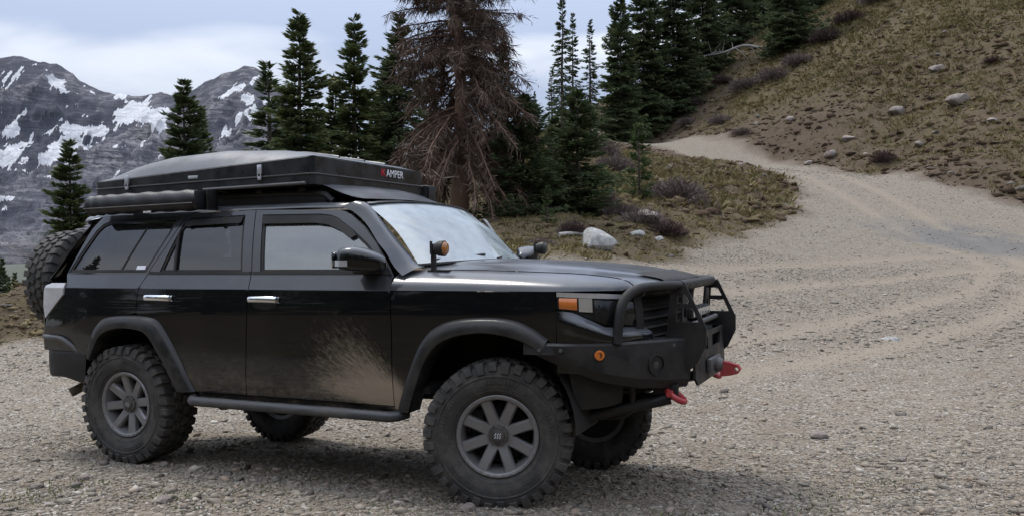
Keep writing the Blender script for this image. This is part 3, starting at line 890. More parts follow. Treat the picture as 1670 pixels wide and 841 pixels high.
G1 = 'tall spruces behind the parked vehicle'
plant_tree('tall_b', 113, 233, 46, 'dark spruce standing alone against the mountain, left of the roof tent', G1, -6.0, 1.25, 0.4)
plant_tree('tall_c', 300, 135, 44, 'broad dark spruce rising behind the rear half of the roof tent', G1, -3.0, 1.2, 2.0)
plant_tree('tall_b', 328, 178, 46, 'shorter spruce leaning close on the right of the broad dark one behind the tent', G1, -3.0, 0.9, 3.3)
plant_tree('thin', 438, 107, 50, 'slim dark spruce beside the right-hand mountain peak', G1, -1.5, 1.5, 1.2)
plant_tree('tall_a', 488, 21, 42, 'tallest pointed spruce right of the mountain peak', G1, 0.0, 1.22, 0.0)
plant_tree('tall_a', 578, 30, 44, 'tall spruce, second of the two pointed ones left of the dead tree', G1, 0.3, 1.15, 2.6)
plant_tree('tall_b', 547, 128, 45, 'low spruce squeezed between the two tall pointed spruces', G1, 0.0, 1.2, 5.0)
plant_tree('tall_c', 652, 26, 46, 'dark spruce half hidden by the left side of the dead tree', G1, 1.0, 1.2, 4.0)
plant_tree('tall_b', 612, 150, 48, 'low dark spruce filling the gap left of the dead tree', G1, 0.5, 1.2, 1.0)
plant_tree('tall_c', 822, 58, 50, 'dark spruce close behind the right side of the dead tree', G1, None, 0.85, 5.2)
plant_tree('tall_b', 872, 150, 56, 'small dark spruce between the dead tree and the slim pair on the ridge', G1, None, 0.9, 5.9)

plant_tree('tall_c', 462, 178, 52, 'short dark spruce between the slim spruce and the tallest pointed one', G1, -1.0, 1.3, 0.9)
plant_tree('tall_c', 520, 172, 54, 'short dark spruce low in the gap between the two tall pointed spruces', G1, -0.5, 1.35, 2.9)
plant_tree('tall_a', 632, 96, 55, 'spruce rising just left of the one half hidden by the dead tree', G1, 0.5, 1.2, 3.7)
plant_tree('tall_a', 700, 120, 58, 'spruce hidden behind the trunk side of the dead tree', G1, 2.0, 1.3, 0.2)

G2 = 'small firs on the grassy bank'
plant_tree('dense', 852, 160, 30, 'wide bushy dark fir right of the dead tree trunk', G2, None, 1.15, 0.7, 'fir_tree')
plant_tree('dense_b', 905, 195, 32.5, 'dark fir wedged between the two bushy firs on the bank', G2, None, 1.15, 0.2, 'fir_tree')
plant_tree('dense_b', 942, 150, 31, 'narrower bushy dark fir at the right of the fir clump', G2, None, 1.15, 2.2, 'fir_tree')
plant_tree('young', 893, 305, 27, 'small light green fir in front of the dark fir clump', G2, None, 1.0, 1.0, 'fir_tree')
plant_tree('young', 1042, 205, 37, 'lone light green sapling beside the bend of the gravel road', G2, None, 0.95, 4.0, 'fir_tree')

G3 = 'spruces along the top of the hillside'
plant_tree('thin', 917, -12, 76, 'slim sparse spruce on the ridge, tallest of the slim ones', G3, None, 0.85, 0.5)
plant_tree('thin', 934, 25, 80, 'slim spruce close behind the tallest slim one on the ridge', G3, None, 0.8, 2.5)
plant_tree('thin', 962, 35, 84, 'slim spruce between the ridge pair and the big dark grove', G3, None, 0.95, 3.5)
plant_tree('thin', 900, 110, 90, 'small distant spruce at the left foot of the ridge pair', G3, None, 1.0, 4.5)
for i, (px, d, hgt, wd, lab) in enumerate((
        (1012, 92, 17, 0.75, 'leftmost tree of the big dark spruce grove above the road'),
        (1050, 96, 19, 0.8, 'second spruce from the left in the big dark grove above the road'),
        (1098, 98, 19, 0.85, 'third spruce from the left in the big dark grove above the road'),
        (1146, 104, 18, 0.8, 'fourth spruce from the left in the big dark grove above the road'),
        (1192, 112, 18, 0.8, 'right end tree of the dark grove, above the fallen grey snag'),
        (1288, 96, 17, 0.8, 'dark spruce standing alone on the hill right of the fallen snag'),
        (1245, 118, 18, 0.8, 'dark spruce behind the fallen grey snag at the top edge'),
        (1330, 108, 16, 0.8, 'dark spruce at the top edge, rightmost on the hill'))):
    plant_tree('big', px, 0, d, lab, G3, None, wd, i * 1.3, h=hgt)
# forest edge of the clearing behind the photographer (it shows in the glass and paint)
ring = []
_r = random.Random(4)
for k in range(34):
    aa = math.radians(172 + 172 * k / 33.0 + _r.uniform(-2, 2)); rad = 17 + _r.uniform(0, 7) + (5 if k % 2 else 0)
    ring.append((1 + rad * math.cos(aa) * 1.25, 1.5 + rad * math.sin(aa), ('tall_a', 'tall_b', 'tall_c')[k % 3], _r.uniform(8, 13)))
for i, (x, y, kd, hh) in enumerate(ring):
    t = empty('spruce_tree', (x, y, Hs(x, y)), i * 1.1); s = hh / 14.0
    for nm, me in zip(('trunk', 'crown'), PROTO[kd]):
        o = link(nm, me, t); o.scale = (s * 1.35, s * 1.35, s)
    tagit(t, 'spruce at the forest edge facing the passenger side of the vehicle', 'tree', 'spruces across the clearing')
# far tree tops beyond the earth berm at the left edge
for i, (px, top, d, lab) in enumerate(((4, 424, 60, 'dark treetop at the left edge beyond the earth berm, tallest there'), (24, 446, 64, 'dark treetop just left of the spare wheel, beyond the berm'), (-14, 432, 66, 'dark treetop cut by the left edge beyond the berm'), (14, 452, 70, 'low treetop between the two taller ones beyond the berm'), (33, 462, 75, 'lowest treetop beside the spare wheel beyond the berm'))):
    plant_tree('tall_c', px, top, d, lab, 'treetops beyond the earth berm', -9.0, 0.7, i * 1.7)

# ---- the dead tree: bare, brown, hung with fine dead twigs
def dead_tree():
    global rng
    rng = np.random.default_rng(77)
    h, nbr = 12.0, 300
    tz = np.sort(rng.uniform(0.20, 0.985, nbr)); az = rng.uniform(0, 2 * PI, nbr)
    env = np.interp(tz, [0.1, 0.22, 0.34, 0.5, 0.62, 0.8, 1.0], [1.4, 2.9, 3.2, 2.5, 2.4, 3.2, 1.2])
    L = env * rng.uniform(0.5, 1.05, nbr)
    br = MB(); paths = []
    for i in range(nbr):
        o = V3(math.cos(az[i]), math.sin(az[i]), 0); sd = V3(-o[1], o[0], 0)
        ss = np.linspace(0, 1, 6); wv = rng.normal(0, 0.05, 6).cumsum()
        P = o[None] * (ss * L[i])[:, None] + sd[None] * (wv * L[i])[:, None]
        lowf = np.clip((0.62 - tz[i]) / 0.4, 0, 1)
        P[:, 2] = tz[i] * h + L[i] * ((0.12 - 0.45 * lowf) * ss - (0.15 + 0.50 * lowf) * ss ** 2 + rng.uniform(-0.1, 0.1) * ss)
        paths.append(P)
        br.tube(P, np.linspace(0.030, 0.008, 6) * (0.6 + 0.4 * L[i]), 5, cap=False)
    n = 42000
    bi = rng.integers(0, nbr, n); s = rng.uniform(0.15, 1, n) ** 0.8
    PA = np.array(paths); f = s * 5; i0 = np.minimum(f.astype(int), 4); t = (f - i0)[:, None]
    base = PA[bi, i0] * (1 - t) + PA[bi, i0 + 1] * t
    tang = PA[bi, i0 + 1] - PA[bi, i0]; tang /= np.linalg.norm(tang, axis=1)[:, None]
    d = tang * 0.55 + rng.normal(0, 0.55, (n, 3)); d[:, 2] -= rng.uniform(0.2, 1.1, n)
    ln = rng.uniform(0.18, 0.62, n); tint = np.clip(rng.normal(0.42, 0.24, n) + (rng.uniform(size=nbr)[bi] - 0.5) * 0.4, 0, 1)
    parts = [blades(base, d, ln, rng.uniform(0.016, 0.042, n), tint)]
    # a second generation: twigs off the twigs
    m = 40000; k = rng.integers(0, n, m); u = rng.uniform(0.3, 1, m)[:, None]
    dn = d / np.linalg.norm(d, axis=1)[:, None]
    b2 = base[k] + dn[k] * ln[k][:, None] * u
    d2 = dn[k] * 0.5 + rng.normal(0, 0.6, (m, 3)); d2[:, 2] -= 0.3
    parts.append(blades(b2, d2, rng.uniform(0.1, 0.34, m), rng.uniform(0.012, 0.030, m), np.clip(tint[k] + rng.normal(0, 0.15, m), 0, 1)))
    x = (748 - 835) / FPX * 30; z = Hs(x, 30)
    t_ = empty('dead_spruce_tree', (x, 30, z))
    zz = np.linspace(-0.5, h, 16)
    tr = MB().tube(np.stack([0.10 * np.sin(zz * 0.45), 0.06 * np.cos(zz * 0.8), zz], 1), np.interp(zz, [-0.5, 0.4, 2, h], [0.46, 0.36, 0.27, 0.04]), 12)
    tr.build('trunk', 'dead_bark', t_, angle=60)
    br.build('limbs', 'dead_bark', t_, angle=60)
    me = crown_mesh('dead_twigs', parts, 'dead_twig'); link('dead_twigs', me, t_)
    tagit(t_, 'big dead brown spruce hung with bare twigs behind the windscreen', 'dead tree')
dead_tree()

# ------------------------------------------------------------------ shrubs
def bush_mesh(seed, n, mat, hgt=1.0, up=0.5):
    global rng
    rng = np.random.default_rng(seed)
    d = rng.normal(size=(n, 3)); d[:, 2] = np.abs(d[:, 2]) * 0.8 + up * 0.4; d /= np.linalg.norm(d, axis=1)[:, None]
    rad = 0.85 + 0.35 * vnoise(np.arctan2(d[:, 1], d[:, 0]) * 1.6 + 9, d[:, 2] * 3, seed)
    s = rng.uniform(0.0, 0.72, n) ** 0.6
    base = d * (s * rad)[:, None] * np.array([1, 1, hgt]) + rng.normal(0, 0.06, (n, 3)); base[:, 2] = np.maximum(base[:, 2] - 0.05, -0.1)
    dd = d + rng.normal(0, 0.45, (n, 3)); dd[:, 2] += 0.25
    p = [blades(base, dd, rng.uniform(0.16, 0.38, n), rng.uniform(0.014, 0.034, n), np.clip(rng.normal(0.45, 0.25, n) + d[:, 2] * 0.1, 0, 1))]
    return crown_mesh('twigs', p, mat)
BUSH = [bush_mesh(201, 2600, 'bush_twig', 0.75), bush_mesh(202, 2300, 'bush_twig', 0.65, 0.8), bush_mesh(203, 2600, 'bush_dark', 0.8), bush_mesh(204, 2000, 'bush_twig', 0.9, 1.0)]
def stems(seed):
    r_ = random.Random(seed); mb = MB()
    for i in range(14):
        a = r_.uniform(0, 6.28); l = r_.uniform(0.4, 0.8); q = r_.uniform(0.2, 0.8)
        mb.tube(cr([(0.05 * math.cos(a), 0.05 * math.sin(a), -0.15), (0.25 * q * math.cos(a), 0.25 * q * math.sin(a), l * 0.4), (0.7 * q * math.cos(a + 0.2), 0.7 * q * math.sin(a + 0.2), l * 0.85)], 5), np.linspace(0.014, 0.005, 5), 4, cap=False)
    return make_mesh('stems', np.vstack(mb.V), mb.F, 'bark', True, 60)
STEM = stems(5)
def bush(px, py, d, r, hz, kind, label, group='bare bushes on the slopes'):
    x = (px - 835) / FPX * d
    t = empty('bush', (x, d, Hs(x, d) - 0.05), rng.uniform(0, 6))
    for nm, me in (('twigs', BUSH[kind]), ('stems', STEM)):
        o = link(nm, me, t); o.scale = (r, r, r * hz)
    tagit(t, label, 'bush', group)
for a in (
    (1003, 270, 46, 1.25, 1.1, 1, 'greyish bare bush left of the lone sapling, below the road'),
    (985, 262, 52, 1.2, 1.0, 0, 'pale bare bush at the far left end of the visible road'),
    (1105, 310, 38, 1.45, 1.0, 0, 'wide purplish bare bush right of the lone sapling'),
    (1135, 315, 37, 1.0, 0.8, 1, 'low purplish bush at the right end of the bush row by the bend'),
    (1075, 305, 39, 0.9, 0.9, 3, 'small twiggy bush directly behind the sapling'),
    (1050, 352, 29, 1.0, 0.85, 0, 'brown bare bush surrounding the pale pinkish rock'),
    (1090, 358, 28, 0.75, 0.8, 2, 'dark brown bush to the right of the pale pinkish rock'),
    (1010, 345, 31, 0.9, 0.9, 1, 'bare bush uphill from the large pale boulder'),
    (985, 340, 33, 0.8, 1.0, 3, 'thin bare bush beside the narrower dark fir'),
    (935, 380, 25.5, 0.55, 0.9, 2, 'small dark bush left of the large pale boulder'),
    (1440, 278, 61.5, 1.1, 0.95, 2, 'dark reddish round bush at the foot of the cut bank by the road'),
    (1175, 212, 86, 1.5, 0.9, 1, 'bare bush on the bank above the narrow part of the road'),
    (1215, 130, 92, 1.9, 0.9, 0, 'grey bush below the fallen snag'),
    (1262, 112, 90, 2.1, 0.9, 1, 'grey-brown bush below the lone dark spruce'),
    (1300, 108, 90, 1.9, 0.8, 0, 'low bush right below the lone dark spruce'),
    (1345, 82, 92, 2.1, 0.8, 2, 'dark bush in the strip of bushes right of the lone spruce'),
    (1385, 62, 94, 2.2, 0.7, 2, 'second bush in the dark strip running up the hill to the right'),
    (1430, 45, 95, 2.2, 0.7, 0, 'third bush in the dark strip running up the hill to the right'),
    (1478, 28, 96, 2.2, 0.6, 2, 'fourth bush in the dark strip running up the hill to the right'),
    (1530, 12, 97, 2.0, 0.6, 0, 'uppermost bush of the dark strip near the top edge'),
    (1130, 118, 97, 1.8, 0.7, 0, 'grey bush at the foot of the big dark grove'),
    (1178, 100, 98, 1.6, 0.8, 2, 'dark bush under the left end of the fallen snag'),
    (1060, 152, 96, 1.6, 0.7, 1, 'bush under the left trees of the dark grove'),
    (1620, 122, 70, 1.0, 0.6, 2, 'dark low bush on the open hill near the right edge'),
    (1210, 232, 78, 1.2, 0.7, 0, 'low twiggy bush at the road edge below the bank'),
    (1120, 205, 92, 1.4, 0.7, 3, 'thin bush half way along the bank above the road'),
    (880, 400, 21.5, 0.5, 0.7, 1, 'small bare bush behind the far door mirror')):
    bush(*a)

# ------------------------------------------------------------------ rocks
def rock_material(name, a, b_, sc=4.0):
    m, nt, b = mat_new(name)
    v = objco(nt); n = noise(nt, v, sc, 6, 0.65); n2 = noise(nt, v, sc * 5, 5, 0.7)
    c = mix(nt, ramp(nt, n, 0.3, 0.7), a, b_); c = mix(nt, ramp(nt, n2, 0.5, 0.8, 0, 0.5), c, [x * 0.5 for x in a])
    lk(nt, c, b.inputs['Base Color']); b.inputs['Roughness'].default_value = 0.9; bump(nt, b, mth(nt, 'ADD', n, n2), 0.5, 0.03)
    return m
MT['rock_pale'] = rock_material('pale_granite', (0.22, 0.215, 0.205), (0.40, 0.395, 0.38))
MT['rock_warm'] = rock_material('warm_stone', (0.15, 0.125, 0.11), (0.28, 0.24, 0.21))
MT['rock_dark'] = rock_material('brown_stone', (0.13, 0.11, 0.095), (0.27, 0.23, 0.20))
def rock_mesh(seed, mat, sub=3, flat=0.7):
    r_ = np.random.default_rng(seed)
    bm = bmesh.new(); bmesh.ops.create_icosphere(bm, subdivisions=sub, radius=1.0)
    V = np.array([v.co[:] for v in bm.verts]); F = np.array([[v.index for v in f.verts] for f in bm.faces]); bm.free()
    for k in range(16):                                   # chop facets
        n = r_.normal(size=3); n /= np.linalg.norm(n); c = r_.uniform(0.55, 0.88)
        dd = V @ n; V = V - np.outer(np.maximum(dd - c, 0), n) * 0.92
    V = V * (1 + 0.07 * fbm(V[:, 0] * 2.5 + seed, V[:, 1] * 2.5 + V[:, 2] * 1.7, 4, seed))[:, None]
    V = V * np.array([1, r_.uniform(0.7, 0.95), flat])
    return make_mesh('rock', V, F, mat, True, 22)
ROCKS = [rock_mesh(301, 'rock_pale'), rock_mesh(302, 'rock_warm'), rock_mesh(303, 'rock_dark', 3, 0.5), rock_mesh(304, 'rock_pale', 3, 0.45), rock_mesh(305, 'rock_dark', 3, 0.6)]
def rock(px, d, r, k, label, sink=0.35, group=None, rz=0.0, name='boulder', cat='rock', tilt=0.0):
    x = (px - 835) / FPX * d
    o = link(name, ROCKS[k], None, (x, d, Hs(x, d) + r * sink), (tilt, 0.0, rz)); o.scale = (r, r, r)
    tagit(o, label, cat, group)
    return o
rock(974, 22.2, 0.56, 0, 'large pale grey boulder on the bank beyond the bonnet', 0.35, rz=0.3)
rock(1000, 23.6, 0.20, 3, 'small grey stone just right of the large pale boulder', 0.2, rz=1.3)
rock(1062, 29.0, 0.55, 1, 'pale pinkish rock half buried in the bare bushes', 0.35, rz=2.0)
rock(1040, 27.0, 0.28, 3, 'flat grey rock in the grass right of the boulder', 0.1, rz=0.4)
rock(1075, 27.0, 0.22, 3, 'flat bluish grey stone below the pinkish rock', 0.1, rz=1.4)
rock(1448, 14.7, 0.26, 3, 'flat pale stone bedded in the gravel right of the bumper', -0.22, rz=0.1)
FS = 'single stones in the near gravel'
for px_, d_, r_, k_, lab_ in ((268, 5.75, 0.045, 2, 'dark flat stone against the bottom of the rear tyre'), (562, 5.15, 0.042, 1, 'tan stone lying between the front and rear wheel'), (762, 4.62, 0.050, 1, 'light stone just left of the front tyre'),
        (268, 4.68, 0.050, 1, 'light stone at the bottom edge below the rear wheel'), (135, 5.2, 0.040, 1, 'tan stone left below the rear wheel'), (1335, 7.0, 0.09, 2, 'flat dark stone right below the bumper in open gravel'), (1470, 6.0, 0.045, 2, 'dark stone in the gravel at the lower right'),
        (1240, 4.9, 0.045, 1, 'tan stone at the bottom edge right of the front tyre'), (1600, 5.3, 0.045, 1, 'tan stone near the lower right corner'), (1180, 9.5, 0.07, 1, 'tan stone beyond the red tow hook'), (60, 5.0, 0.045, 2, 'dark stone near the lower left corner'), (930, 4.75, 0.040, 2, 'brown stone at the right foot of the front tyre')):
    rock(px_, d_, r_, k_, lab_, 0.2, FS, px_ * 0.1, 'stone', 'stone')
HR = 'stones on the cut bank'
for a in ((1352, 66, 0.62, 1, 'pale stone on the cut bank above the road bend', .2), (1385, 68, 0.6, 1, 'pale stone right of the first pale one on the cut bank', .2), (1413, 64, 0.3, 1, 'small pale stone between the pale pair and the brown slab', .2),
          (1462, 70, 0.9, 2, 'brown slab in the middle of the cut bank', .2), (1562, 66, 1.05, 2, 'large brown slab right of middle on the cut bank', .25), (1526, 74, 0.7, 1, 'tan stone above the large brown slab', .2), (1318, 66.5, 0.4, 1, 'tan stone at the road edge below the cut bank', .1),
          (1620, 60, 0.45, 1, 'tan stone low on the right of the cut bank', .2), (1578, 90, 0.9, 1, 'pale stone near the top right of the hill', .2), (1288, 76, 0.5, 4, 'brown stone low on the bank near the narrow road', .2), (1500, 62, 0.4, 4, 'brown stone right above the road edge on the bank', .2)):
    rock(a[0], a[1], a[2], a[3], a[4], a[5], HR, a[1] * 1.7, 'stone', 'stone')
# fallen grey log by the boulder and the grey snag on the hill
def log(name, P, r, label, cat, twigs=0):
    c = np.array(P[0]); t = empty(name, tuple(c))
    Q_ = np.array(P) - c
    MB().tube(cr(Q_, 12), np.linspace(r, r * 0.6, 12), 8).build('trunk', 'grey_wood', t, angle=60)
    r_ = random.Random(9)
    L = np.linalg.norm(Q_[-1] - Q_[0])
    pts = cr(Q_, 30)
    for i in range(twigs):
        b = pts[r_.randint(6, 29)]; l = L * r_.uniform(0.10, 0.30)
        d = V3(r_.uniform(-0.3, 1), r_.uniform(-0.6, 0.6), r_.uniform(-0.3, 1.0)); d /= np.linalg.norm(d)
        MB().tube(cr([b, b + d * l * 0.6, b + d * l + V3(0, 0, -0.1 * l)], 5), np.linspace(r * 0.35, r * 0.08, 5), 5).build('branch', 'grey_wood', t, angle=60)
    tagit(t, label, cat)
def gp(px, d, dz=0.1):
    x = (px - 835) / FPX * d; return (x, d, Hs(x, d) + dz)
log('fallen_log', [gp(912, 25.0, .07), gp(930, 25.1, .10), gp(952, 25.3, .08)], 0.075, 'weathered grey log lying left of the large pale boulder', 'log', 0)
log('fallen_snag', [gp(1256, 99, 0.5), gp(1215, 100, 2.1), gp(1180, 101, 2.6), gp(1148, 102, 3.2)], 0.16, 'grey fallen dead tree with bare branches on the hill top', 'fallen tree', 16)
# ------------------------------------------------------------------ loose gravel and grass (uncountable)
def stone_material():
    m, nt, b = mat_new('loose_gravel_stones')
    a = attr(nt, 'tint').outputs['Fac']
    cr_ = nd(nt, 'ShaderNodeValToRGB'); lk(nt, a, cr_.inputs[0])
    e = cr_.color_ramp.elements
    e[0].position = 0; e[0].color = (0.1056, 0.0963, 0.0853, 1); e[1].position = 1; e[1].color = (0.4928, 0.4644, 0.41, 1)
    for p, c in ((0.25, (0.176, 0.1548, 0.1271, 1)), (0.5, (0.2332, 0.1995, 0.1574, 1)), (0.72, (0.2816, 0.2451, 0.1968, 1)), (0.86, (0.2728, 0.2064, 0.1558, 1))):
        x = e.new(p); x.color = c
    v = objco(nt)
    c = mix(nt, ramp(nt, noise(nt, v, 60, 4), 0.3, 0.7, 0, 0.35), cr_.outputs[0], (0.18, 0.158, 0.135))
    lk(nt, c, b.inputs['Base Color']); b.inputs['Roughness'].default_value = 0.9; b.inputs['Specular IOR Level'].default_value = 0.3
    return m
MT['stones'] = stone_material()

def stone_shapes(seed, k, sub):
    r_ = np.random.default_rng(seed); out = []
    for i in range(k):
        bm = bmesh.new()
        if sub: bmesh.ops.create_icosphere(bm, subdivisions=1, radius=1.0)
        V = np.array([v.co[:] for v in bm.verts]) if sub else np.array([(1, 0, 0), (-1, 0, 0), (0, 1, 0), (0, -1, 0), (0, 0, 1), (0, 0, -1)], float)
        F = np.array([[v.index for v in f.verts] for f in bm.faces]) if sub else np.array([(4, 0, 2), (4, 2, 1), (4, 1, 3), (4, 3, 0), (5, 2, 0), (5, 1, 2), (5, 3, 1), (5, 0, 3)])
        bm.free()
        V = V * r_.uniform(0.55, 1.35, (len(V), 1)) + r_.normal(0, 0.18, V.shape)
        V = V * np.array([1.15, r_.uniform(0.6, 0.95), r_.uniform(0.4, 0.7)])
        out.append(V)
    return out, F

def scatter_stones(n, sub, seed, smin, smax, dmax, pxr=(-60, 1730), rows=(462, 852), big=2.2):
    r_ = np.random.default_rng(seed)
    px = r_.uniform(*pxr, n); py = r_.uniform(*rows, n)
    d = CAM_H * FPX / (py - HOR + 6)
    d = np.minimum(d, dmax) * r_.uniform(0.9, 1.1, n)
    x = (px - 835) / FPX * d
    P = np.stack([x, d], 1)
    g = gmask(x, d); tr = tmask(x, d)
    keep = (g > 0.45) & (r_.uniform(size=n) > tr * 0.8) & (r_.uniform(size=n) < 0.35 + 0.9 * vnoise(x * 0.55, d * 0.55, 91))
    x, d, g = x[keep], d[keep], g[keep]; n = len(x)
    s = smin * (smax / smin) ** (r_.uniform(size=n) ** big)
    s = np.maximum(s, d * 0.0011)
    z = H(x, d, g) + s * 0.12
    shp, F = stone_shapes(seed, 10, sub); S = np.array(shp)
    k = r_.integers(0, 10, n); a = r_.uniform(0, 2 * PI, n); tl = r_.normal(0, 0.3, n)
    V = S[k] * s[:, None, None]
    c, sn = np.cos(a)[:, None], np.sin(a)[:, None]
    X = V[..., 0] * c - V[..., 1] * sn; Y = V[..., 0] * sn + V[..., 1] * c; Z = V[..., 2] + X * tl[:, None] * 0.5
    W_ = np.stack([X + x[:, None], Y + d[:, None], Z + z[:, None]], -1)
    m = S.shape[1]
    FF = (F[None] + (np.arange(n) * m)[:, None, None]).reshape(-1, 3)
    t = np.clip(r_.beta(1.15, 1.35, n) + fbm(x * 0.3, d * 0.3, 2, 93) * 0.12, 0, 1)
    return W_.reshape(-1, 3), FF, np.repeat(t, m)

A1 = scatter_stones(80000, 0, 401, 0.004, 0.020, 26)
A2 = scatter_stones(11000, 1, 402, 0.009, 0.042, 20, big=4.5)
A3 = scatter_stones(34000, 0, 403, 0.010, 0.075, 60, rows=(452, 580), big=3.6)
off = 0; Vs, Fs, Ts = [], [], []
for a in (A1, A2, A3):
    Vs.append(a[0]); Fs.append(a[1] + off); Ts.append(a[2]); off += len(a[0])
me = make_mesh('gravel', np.vstack(Vs), np.vstack(Fs), 'stones', False)
add_attr(me, 'tint', np.concatenate(Ts))
tagit(link('gravel', me), 'loose grey and tan gravel lying over the clearing', 'gravel', kind='stuff')
print('gravel tris', len(me.polygons))

def scatter_grass(n, seed, dr, pxr, smin, smax, nb, gthr, pw=1.0, bare=0.0, lean=0.5):
    r_ = np.random.default_rng(seed)
    d = dr[0] + (dr[1] - dr[0]) * r_.uniform(size=n) ** pw
    px = r_.uniform(*pxr, n); x = (px - 835) / FPX * d
    g = gmask(x, d); tf_ = turf_amount(x, d)
    k = (g < gthr) & (r_.uniform(size=n) < np.clip(tf_ * 1.15 - bare, 0.12, 1)) & (r_.uniform(size=n) < 0.3 + 1.1 * vnoise(x * 0.25, d * 0.25, 95))
    x, d, tf_ = x[k], d[k], tf_[k]; n = len(x)
    z = H(x, d)
    gx_ = (H0(x + 0.5, d) - H0(x - 0.5, d)); gy_ = (H0(x, d + 0.5) - H0(x, d - 0.5))
    s = r_.uniform(smin, smax, n) * (0.6 + 0.5 * tf_)
    i = np.repeat(np.arange(n), nb); N = len(i)
    a = r_.uniform(0, 2 * PI, N)
    base = np.stack([x[i] + np.cos(a) * s[i] * 0.22, d[i] + np.sin(a) * s[i] * 0.22, z[i] - 0.03], 1)
    dv = np.stack([np.cos(a) * 0.75 - gx_[i] * lean, np.sin(a) * 0.75 - gy_[i] * lean, r_.uniform(0.35, 1.0, N)], 1)
    tint = np.clip(0.25 + 0.45 * vnoise(x * 0.12, d * 0.12, 97)[i] + (r_.uniform(size=n)[i] - 0.5) * 0.5 + r_.normal(0, 0.13, N), 0, 1)
    global rng
    rng = r_
    return blades(base, dv, s[i] * r_.uniform(0.6, 1.15, N), s[i] * r_.uniform(0.10, 0.22, N), tint)
parts = [scatter_grass(58000, 501, (36, 125), (860, 2250), 0.24, 0.60, 8, 0.35, 0.9, -0.10),
         scatter_grass(22000, 502, (17, 62), (640, 1330), 0.08, 0.24, 8, 0.5, 0.8, 0.0),
         scatter_grass(6500, 503, (17, 60), (-400, 650), 0.10, 0.30, 7, 0.5, 1.0, 0.2),
         scatter_grass(5000, 504, (1.2, 4.6), (-1500, 3200), 0.02, 0.07, 8, 0.6, 1.0, -0.3)]
me = crown_mesh('grass', parts, 'dry_grass')
tagit(link('grass', me), 'dry olive and straw coloured grass tussocks over the slopes', 'grass', kind='stuff')
print('grass quads', len(me.polygons))
# clods, tussock mounds and half-buried stones that make the slopes lumpy
def clod_material():
    m, nt, b = mat_new('slope_clods')
    a = attr(nt, 'tint').outputs['Fac']
    r_ = nd(nt, 'ShaderNodeValToRGB'); lk(nt, a, r_.inputs[0]); e = r_.color_ramp.elements
    e[0].position = 0; e[0].color = (0.058, 0.040, 0.028, 1); e[1].position = 1; e[1].color = (0.22, 0.20, 0.175, 1)
    for p, c in ((0.25, (0.082, 0.056, 0.038, 1)), (0.42, (0.125, 0.090, 0.060, 1)), (0.60, (0.125, 0.098, 0.050, 1)), (0.80, (0.19, 0.150, 0.080, 1)), (0.93, (0.24, 0.20, 0.12, 1))):
        x = e.new(p); x.color = c
    n = noise(nt, objco(nt), 9.0, 5, 0.7)
    lk(nt, mix(nt, ramp(nt, n, 0.3, 0.7, 0, 0.5), r_.outputs[0], (0.06, 0.044, 0.03)), b.inputs['Base Color']); b.inputs['Roughness'].default_value = 0.95; b.inputs['Specular IOR Level'].default_value = 0.1
    bump(nt, b, n, 0.8, 0.08)
    return m
MT['clods'] = clod_material()
def scatter_clods(n, seed, dr, pxr, smin, smax, bias):
    r_ = np.random.default_rng(seed)
    d = dr[0] + (dr[1] - dr[0]) * r_.uniform(size=n); px = r_.uniform(*pxr, n); x = (px - 835) / FPX * d
    g = gmask(x, d); k = (g < 0.30) & (r_.uniform(size=n) < 0.25 + 1.2 * vnoise(x * 0.3, d * 0.3, 191)); x, d, g = x[k], d[k], g[k]; n = len(x)
    t_ = turf_amount(x, d)
    s = smin * (smax / smin) ** (r_.uniform(size=n) ** 1.8)
    z = H(x, d, g) - s * 0.12
    shp, F = stone_shapes(seed, 10, True); S = np.array(shp)
    kk = r_.integers(0, 10, n); a = r_.uniform(0, 2 * PI, n)
    V = S[kk] * s[:, None, None]; c, sn = np.cos(a)[:, None], np.sin(a)[:, None]
    X = V[..., 0] * c - V[..., 1] * sn; Y = V[..., 0] * sn + V[..., 1] * c; Z = V[..., 2] * 0.9
    W_ = np.stack([X + x[:, None], Y + d[:, None], Z + z[:, None]], -1)
    tint = np.clip(0.12 + bias + 0.50 * t_ * vnoise(x * 0.4, d * 0.4, 193) * 1.3 + r_.normal(0, 0.13, n), 0, 0.93)
    tint = np.where(r_.uniform(size=n) < 0.018, 1.0, tint)
    return W_.reshape(-1, 3), (F[None] + (np.arange(n) * S.shape[1])[:, None, None]).reshape(-1, 3), np.repeat(tint, S.shape[1])
off = 0; Vs, Fs, Ts = [], [], []
for a in (scatter_clods(25000, 701, (34, 122), (880, 2250), 0.10, 0.45, 0.06), scatter_clods(5000, 702, (17, 60), (640, 1330), 0.04, 0.20, 0.08), scatter_clods(6500, 703, (16.5, 26), (-420, 240), 0.03, 0.14, 0.42)):
    Vs.append(a[0]); Fs.append(a[1] + off); Ts.append(a[2]); off += len(a[0])
me = make_mesh('slope_clods', np.vstack(Vs), np.vstack(Fs), 'clods', True, 180)
add_attr(me, 'tint', np.concatenate(Ts))
tagit(link('slope_clods', me), 'clods, mossy mounds and small stones covering the slopes', 'clods', kind='stuff')
